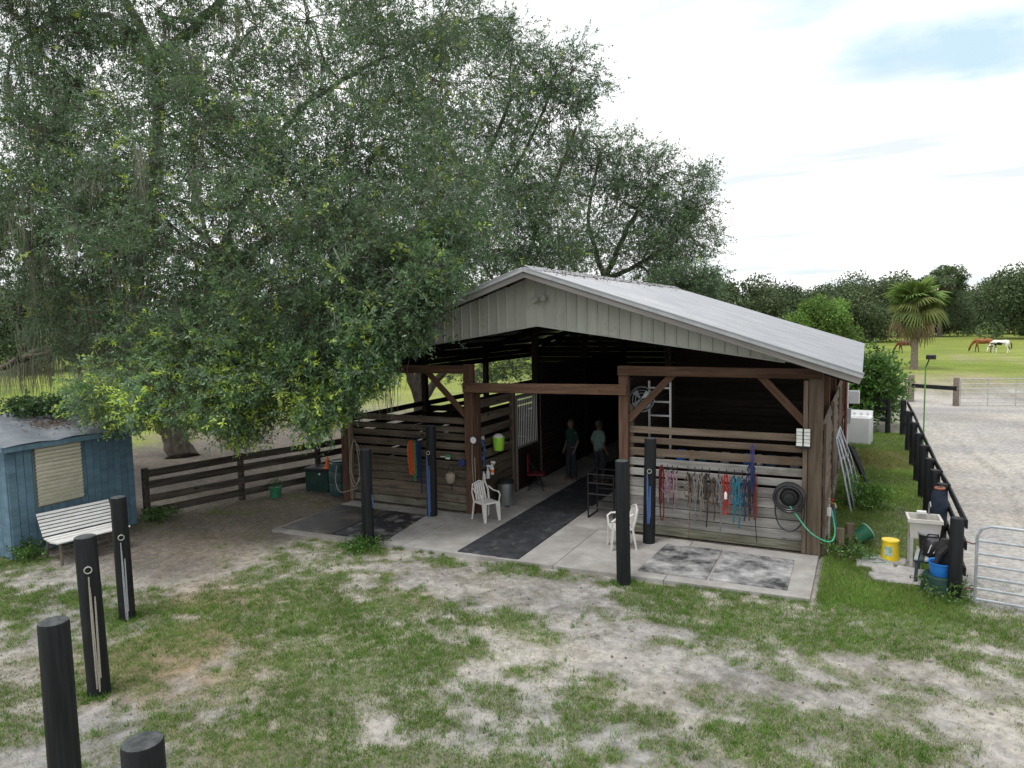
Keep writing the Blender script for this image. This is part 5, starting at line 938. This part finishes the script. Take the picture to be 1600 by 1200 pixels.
# ------------------------------------------------------------------ people in the aisle
def figure(loc,rz,label,shirt,pose):
    t=thing('person',label,'person',loc,rz); H=1.0
    mb=MB()
    mb.tube([(0,0,.93),(0,.01,1.1),(0,.0,1.28),(0,.0,1.42)],[.13,.125,.15,.10],12,flat=.68)
    mb.tube([(0,0,1.40),(0,-.01,1.50)],[.055,.05],10); mb.ell([((0,-.01,1.46),.04,.05),((0,-.015,1.49),.062,.075),((0,-.015,1.55),.074,.092),((0,-.01,1.62),.074,.095),((0,0,1.67),.055,.07),((0,0,1.69),.02,.03)],14)
    mb.tube([(0,-.095,1.60),(0,-.122,1.555),(0,-.1,1.545)],[.01,.016,.008],6)
    for s in(-1,1):
        mb.ring((s*.078,.0,1.575),.014,.007,u=(0,1,0),w=(0,0,1),seg=8,sub=5)
        mb.tube([(s*.085,0,.95),(s*.1,-.02+pose*s*.06,.52),(s*.1,.02+pose*s*.1,.09)],[.085,.058,.04],9); mb.tube([(s*.1,.05+pose*s*.1,.04),(s*.105,-.15+pose*s*.1,.03)],[.045,.035],8)
        sh_=Vector((s*.17,0,1.36)); el=Vector((s*.23,.05,1.1)); wr=Vector((s*.22,-.06,.88)); mb.tube([sh_,el,wr],[.05,.04,.028],8)
        hd=(wr-el).normalized(); mb.tube([wr,wr+hd*.09],[.03,.036],8,flat=.6)
        for k in range(4): b=wr+hd*.085+Vector((0,(-.027+.018*k),0)); mb.tube([b,b+hd*(.045-.004*abs(k-1.5)),b+hd*.075+Vector((-s*.015,0,0))],[.009,.0085,.007],6)
        b=wr+hd*.03+Vector((0,-.03,0)); mb.tube([b,b+Vector((-s*.01,-.028,-.03)),b+Vector((-s*.015,-.032,-.055))],[.011,.010,.008],6)
    o=part('body',mb,M['skin'],t,smooth=True); md=o.modifiers.new('unify','REMESH'); md.mode='VOXEL'; md.voxel_size=.008; md.use_smooth_shade=True
    c=MB(); c.tube([(0,0,.88),(0,.01,1.1),(0,0,1.28),(0,0,1.40),(0,0,1.435)],[.150,.145,.172,.13,.07],14,flat=.72)
    for s in(-1,1): c.tube([(s*.12,0,1.37),(s*.2,.02,1.25),(s*.225,.045,1.14)],[.075,.064,.06],9)
    part('shirt',c,M[shirt],t,smooth=True)
    c=MB(); c.tube([(0,0,.82),(0,0,.98)],[.145,.145],12,flat=.75)
    for s in(-1,1): c.tube([(s*.085,0,.93),(s*.1,-.02+pose*s*.06,.52),(s*.1,.02+pose*s*.1,.07)],[.1,.074,.062],9)
    part('trousers',c,M['trous'],t,smooth=True)
    c=MB(); c.ell([((0,.03,1.50),.06,.06),((0,.025,1.57),.082,.085),((0,.012,1.64),.084,.10),((0,.01,1.69),.06,.075),((0,.01,1.705),.02,.03)],12); part('hair',c,M['hair'],t,smooth=True)
    for s in(-1,1): part('eye',MB().ell([((s*.03,-.098,1.578),.004,.004),((s*.03,-.1,1.585),.01,.006),((s*.03,-.098,1.592),.004,.004)],8),M['hair'],t)
    part('mouth',MB().tube([(-.022,-.098,1.518),(0,-.105,1.515),(.022,-.098,1.518)],.004,5),M['maroon'],t)
figure((-6.4,18.0,SZ+.02),2.6,'person in pale mint shirt and dark trousers seen from behind in the aisle','mint',.6)
figure((-7.25,18.1,SZ),-.5,'person in green shirt standing deeper left in the dark aisle','gshirt',.3)
# ------------------------------------------------------------------ horses
def horse(loc,rz,label,m,sc=1):
    t=thing('horse',label,'horse',loc,rz); t.scale=(sc,)*3; mb=MB()
    mb.tube([(-.78,0,1.08),(-.66,0,1.16),(-.4,0,1.16),(0,0,1.10),(.35,0,1.12),(.62,0,1.18),(.8,0,1.12)],[.12,.25,.29,.29,.30,.26,.15],14,flat=.85)
    mb.tube([(.62,0,1.2),(.88,0,1.02),(1.08,0,.72),(1.16,0,.48)],[.25,.18,.13,.11],10,flat=.6); mb.tube([(1.10,0,.62),(1.19,0,.42),(1.25,0,.2),(1.27,0,.1)],[.10,.115,.075,.06],10,flat=.75)
    for s in(-1,1): mb.tube([(1.03,s*.05,.66),(.99,s*.08,.76)],[.03,.008],5)
    for s,o in((-1,.12),(1,-.1)):
        mb.tube([(.55,s*.15,1.05),(.56+o*.4,s*.15,.72),(.55+o,s*.15,.42),(.53+o*1.2,s*.15,.12),(.56+o*1.2,s*.15,0)],[.13,.08,.05,.04,.055],8)
        mb.tube([(-.6,s*.16,1.1),(-.5-o*.3,s*.16,.78),(-.74-o,s*.16,.5),(-.72-o,s*.16,.14),(-.68-o,s*.16,0)],[.19,.11,.055,.045,.06],8)
    o=part('body',mb,m,t,smooth=True); md=o.modifiers.new('unify','REMESH'); md.mode='VOXEL'; md.voxel_size=.03; md.use_smooth_shade=True
    part('tail',MB().tube([(-.84,0,1.14),(-.98,0,1.0),(-1.0,0,.7),(-.96,0,.35)],[.035,.06,.07,.02],7),M['hair'],t,smooth=True); part('mane',MB().tube([(.55,0,1.43),(.85,0,1.22),(1.08,0,.88),(1.12,0,.68)],[.03,.06,.05,.03],6,flat=.6),M['hair'],t,smooth=True)
def coat(name,body,leg):
    m=mat(name,body,tuple(v*1.3 for v in body),rough=.6,scale=3); N=m.node_tree.nodes; L=m.node_tree.links; b=N['Principled BSDF']; s=b.inputs['Base Color'].links[0].from_socket
    tcn=N.new('ShaderNodeTexCoord'); sp=N.new('ShaderNodeSeparateXYZ'); L.new(tcn.outputs['Object'],sp.inputs[0]); mr=N.new('ShaderNodeMapRange'); L.new(sp.outputs[2],mr.inputs[0]); mr.inputs[1].default_value=.4; mr.inputs[2].default_value=.75; mx_=N.new('ShaderNodeMix'); mx_.data_type='RGBA'; L.new(mr.outputs[0],mx_.inputs[0]); mx_.inputs[6].default_value=(*leg,1); L.new(s,mx_.inputs[7]); L.new(mx_.outputs[2],b.inputs['Base Color']); return m
horse((4.0,91,0),PI+.15,'bay horse with dark legs grazing half behind the palm trunk',coat('bay_coat',(.13,.042,.022),(.02,.014,.012)))
horse((11.6,93.6,0),PI-.1,'chestnut horse grazing beside the pinto',coat('chestnut_coat',(.22,.085,.03),(.07,.03,.015)),1.08)
horse((13.0,92.3,0),PI+.05,'black and white pinto horse grazing at the right',mat('pinto_coat',(.012,.011,.012),(.78,.76,.74),rough=.6,scale=1.6,detail=1,pos=(.42,.45)),.98)
# ------------------------------------------------------------------ grass and litter
def blades(n,xr,yr,hf,dens,seed):
    r=np.random.default_rng(seed); x=r.uniform(*xr,n); y=r.uniform(*yr,n); return x,y,r
def grass_obj(name,label,x,y,h,w,col,z0=0,lean=.5):
    n=len(x); th=rng.random(n)*2*PI; s=np.stack([np.cos(th),np.sin(th),0*th],1)*(w/2)[:,None]; ln=rng.normal(size=(n,2))*lean*h[:,None]
    p=np.stack([x,y,np.full(n,z0)],1); tip=p+np.stack([ln[:,0],ln[:,1],h],1); V=np.stack([p-s,p+s,tip],1).reshape(-1,3); F=np.arange(3*n).reshape(n,3)
    o=link(name,npmesh(name,V,F,np.repeat(col,3,0)),M['grass']); return tag(o,label,'grass',kind='stuff')
def inview(x,y,mg=60):
    d=np.stack([x,y,-CH+0*x],1)@RM; px=800+FP*d[:,0]/-d[:,2]; py=600-FP*d[:,1]/-d[:,2]; return (d[:,2]<0)&(px>-mg)&(px<1600+mg)&(py<1200+mg)
NT=70000
x=rng.uniform(-17,8,NT*3); y=rng.uniform(3,14,NT*3); k=inview(x,y,120); x,y=x[k],y[k]; m_,d_,a_,b_=grassmask(x,y); ar_=sstep(1.25,1.7,x)*sstep(11.8,12.9,y); keep=rng.random(len(x))<(m_**1.2*.95+.06)*(1-ar_*.93); x,y,m_=x[keep],y[keep],m_[keep]
nb_=7; X=np.repeat(x,nb_)+rng.normal(size=len(x)*nb_)*.035; Yy=np.repeat(y,nb_)+rng.normal(size=len(x)*nb_)*.035; mm_=np.repeat(m_,nb_)
ok=~((X>-11.6)&(X<-.66)&(Yy>11.1+(X+11.55)*.045)); X,Yy,mm_=X[ok],Yy[ok],mm_[ok]
n=len(X); tint=np.repeat(rng.random((len(x),1)),nb_,0)[ok]; green=np.array([[.105,.215,.032]])*(.75+.6*tint); straw=np.array([[.40,.34,.21]]); yel=np.array([[.19,.26,.06]])
q=rng.random((n,1)); pst=.10+.32*(1-mm_[:,None]); colr=np.where(q<pst,straw*(.7+.5*rng.random((n,1))),np.where(q<pst+.2,yel,green))
grass_obj('yard_grass','short patchy grass over the sandy yard',X,Yy,rng.uniform(.02,.055,n)*(.6+.6*mm_),rng.uniform(.005,.010,n),colr)
n=5000; x=rng.uniform(-9.6,-.7,n); y=11.22+(x+11.55)*.045-np.abs(rng.normal(size=n))*.07-.01; kk=fbm(x,y,.5,91,3)>.52; x,y=x[kk],y[kk]; n=len(x)
grass_obj('edge_grass','grass tufts growing along the front edge of the concrete',x,y,rng.uniform(.03,.09,n),rng.uniform(.006,.011,n),np.array([[.12,.2,.04]])*(.6+.8*rng.random((n,1))))
# ranker tufts in the lawn and round the post feet
x=rng.uniform(-14,4,9000); y=rng.uniform(4,12.5,9000); m_=grassmask(x,y)[0]; kk=inview(x,y)&(rng.random(9000)<m_*.55)&~((x>-11.7)&(x<-.6)&(y>11.1+(x+11.55)*.045))&(x<1.2); x,y=x[kk],y[kk]
for (qx,qy) in ((-8.38,5.21),(-10.18,6.85),(-6.2,3.5),(-3.61,11.33),(-9,11.32),(1.33,12.7)):
    a=rng.random(26)*6.28; x=np.concatenate([x,qx+np.cos(a)*rng.uniform(.13,.22,26)]); y=np.concatenate([y,qy+np.sin(a)*rng.uniform(.13,.22,26)])
kq=12; X=np.repeat(x,kq)+rng.normal(size=len(x)*kq)*.022; Yq=np.repeat(y,kq)+rng.normal(size=len(x)*kq)*.022; n=len(X); tn=np.repeat(rng.random((len(x),1)),kq,0)
grass_obj('grass_tufts','coarser grass tufts standing out of the short lawn',X,Yq,np.repeat(rng.uniform(.05,.115,len(x)),kq)*rng.uniform(.6,1.1,n),rng.uniform(.006,.012,n),np.array([[.10,.205,.03]])*(.7+.7*tn),lean=.55)
# clods and stones
x=rng.uniform(-14,5,480); y=rng.uniform(4,12,480); kk=inview(x,y)&~((x>-11.7)&(x<-.6)&(y>11.1+(x+11.55)*.045)); x,y=x[kk],y[kk]; mb=MB()
for a,b in zip(x,y):
    q=random.uniform(.008,.028)*(1.6 if random.random()<.08 else 1); e=random.random()*6.28; ring=[(a+math.cos(e+k*1.2566)*q*random.uniform(.8,1.3),b+math.sin(e+k*1.2566)*q*random.uniform(.6,1),.0) for k in range(5)]; mb.add(ring+[(u+(a-u)*.4,v+(b-v)*.4,.012+q*.25) for u,v,_ in ring],[(0,1,6,5),(1,2,7,6),(2,3,8,7),(3,4,9,8),(4,0,5,9),(5,6,7,8,9)])
o_=single('soil_clods',mb,mat('clod_soil',(.10,.085,.072),(.25,.23,.215),rough=.95,scale=2.3),'small dark clods and stones lying on the sandy yard','clods',kind='stuff')
# side strip by the barn
n=90000; x=rng.uniform(-.62,1.5,n); y=rng.uniform(11.8,30,n); kk=rng.random(n)<np.clip(1.25-.03*(y-12),.4,1)*sstep(1.55,1.2,x); paved=(x>.05)&(x<.95)&(y>13.1)&(y<14.5); kk&=~paved; x,y=x[kk],y[kk]; n=len(x); tt=fbm(x,y,.8,77,3)[:,None]; colr=np.array([[.155,.265,.05]])*(.65+.8*tt)*(1+rng.normal(size=(n,1))*.15)
dryk=(rng.random((n,1))<.12)|((np.abs(y[:,None]-24.5)<1.6)&(rng.random((n,1))<.5)); colr=np.where(dryk,np.array([[.24,.2,.07]]),colr)
grass_obj('side_grass','lush green grass strip between barn and arena fence',x,y,rng.uniform(.035,.09,n)*(.5+1.0*tt[:,0]),rng.uniform(.008,.016,n),np.clip(colr,.01,.5))
# dry leaves
n=3600; x=rng.uniform(-17,1,n); y=rng.uniform(4,16,n); kk=inview(x,y)&~((x>-11.7)&(x<-.6)&(y>11.3)); x,y=x[kk],y[kk]; n=len(x); P=np.stack([x,y,np.full(n,.018)],1); D=np.stack([rng.normal(size=n),rng.normal(size=n),rng.normal(size=n)*.2],1); D/=np.linalg.norm(D,axis=1,keepdims=True)
V,F,Cc=leafgeo(P,D,rng.uniform(.025,.05,n),rng.uniform(.010,.02,n),np.array([[.2,.13,.075]])*(.5+rng.random((n,1))))
tag(link('leaf_litter',npmesh('leaf_litter',V,F,Cc),M['grass']),'scattered dry brown leaves on the yard','leaves',kind='stuff')
# litter on the roofs
n=700; y=rng.uniform(13.3,25.8,n); x=XC+np.abs(rng.normal(size=n))*.35*rng.choice([-1,1],n); z=5.56-.331*np.abs(x-XC)+.055; D=rnd_unit(n)*np.array([1,1,.15]); V,F,Cc=leafgeo(np.stack([x,y,z],1),D,rng.uniform(.04,.1,n),rng.uniform(.02,.04,n),np.array([[.13,.09,.06]])*(.5+rng.random((n,1)))); tag(link('roof_litter',npmesh('roof_litter',V,F,Cc),M['grass']),'brown leaf litter along the barn ridge','leaves',kind='stuff')
n=380; y=rng.normal(size=n)*.3+9.15; x=-15.7+rng.normal(size=n)*.3; kk=(y>7.7)&(y<10.5); x,y=x[kk],y[kk]; n=len(x); z=2.30+(SX+.32-x)*.14+.035; D=rnd_unit(n)*np.array([1,1,.15]); V,F,Cc=leafgeo(np.stack([x,y,z],1),D,rng.uniform(.05,.12,n),rng.uniform(.015,.03,n),np.array([[.14,.09,.055]])*(.5+rng.random((n,1)))); tag(link('shed_litter',npmesh('shed_litter',V,F,Cc),M['grass']),'brown oak litter on the shed roof','leaves',kind='stuff')
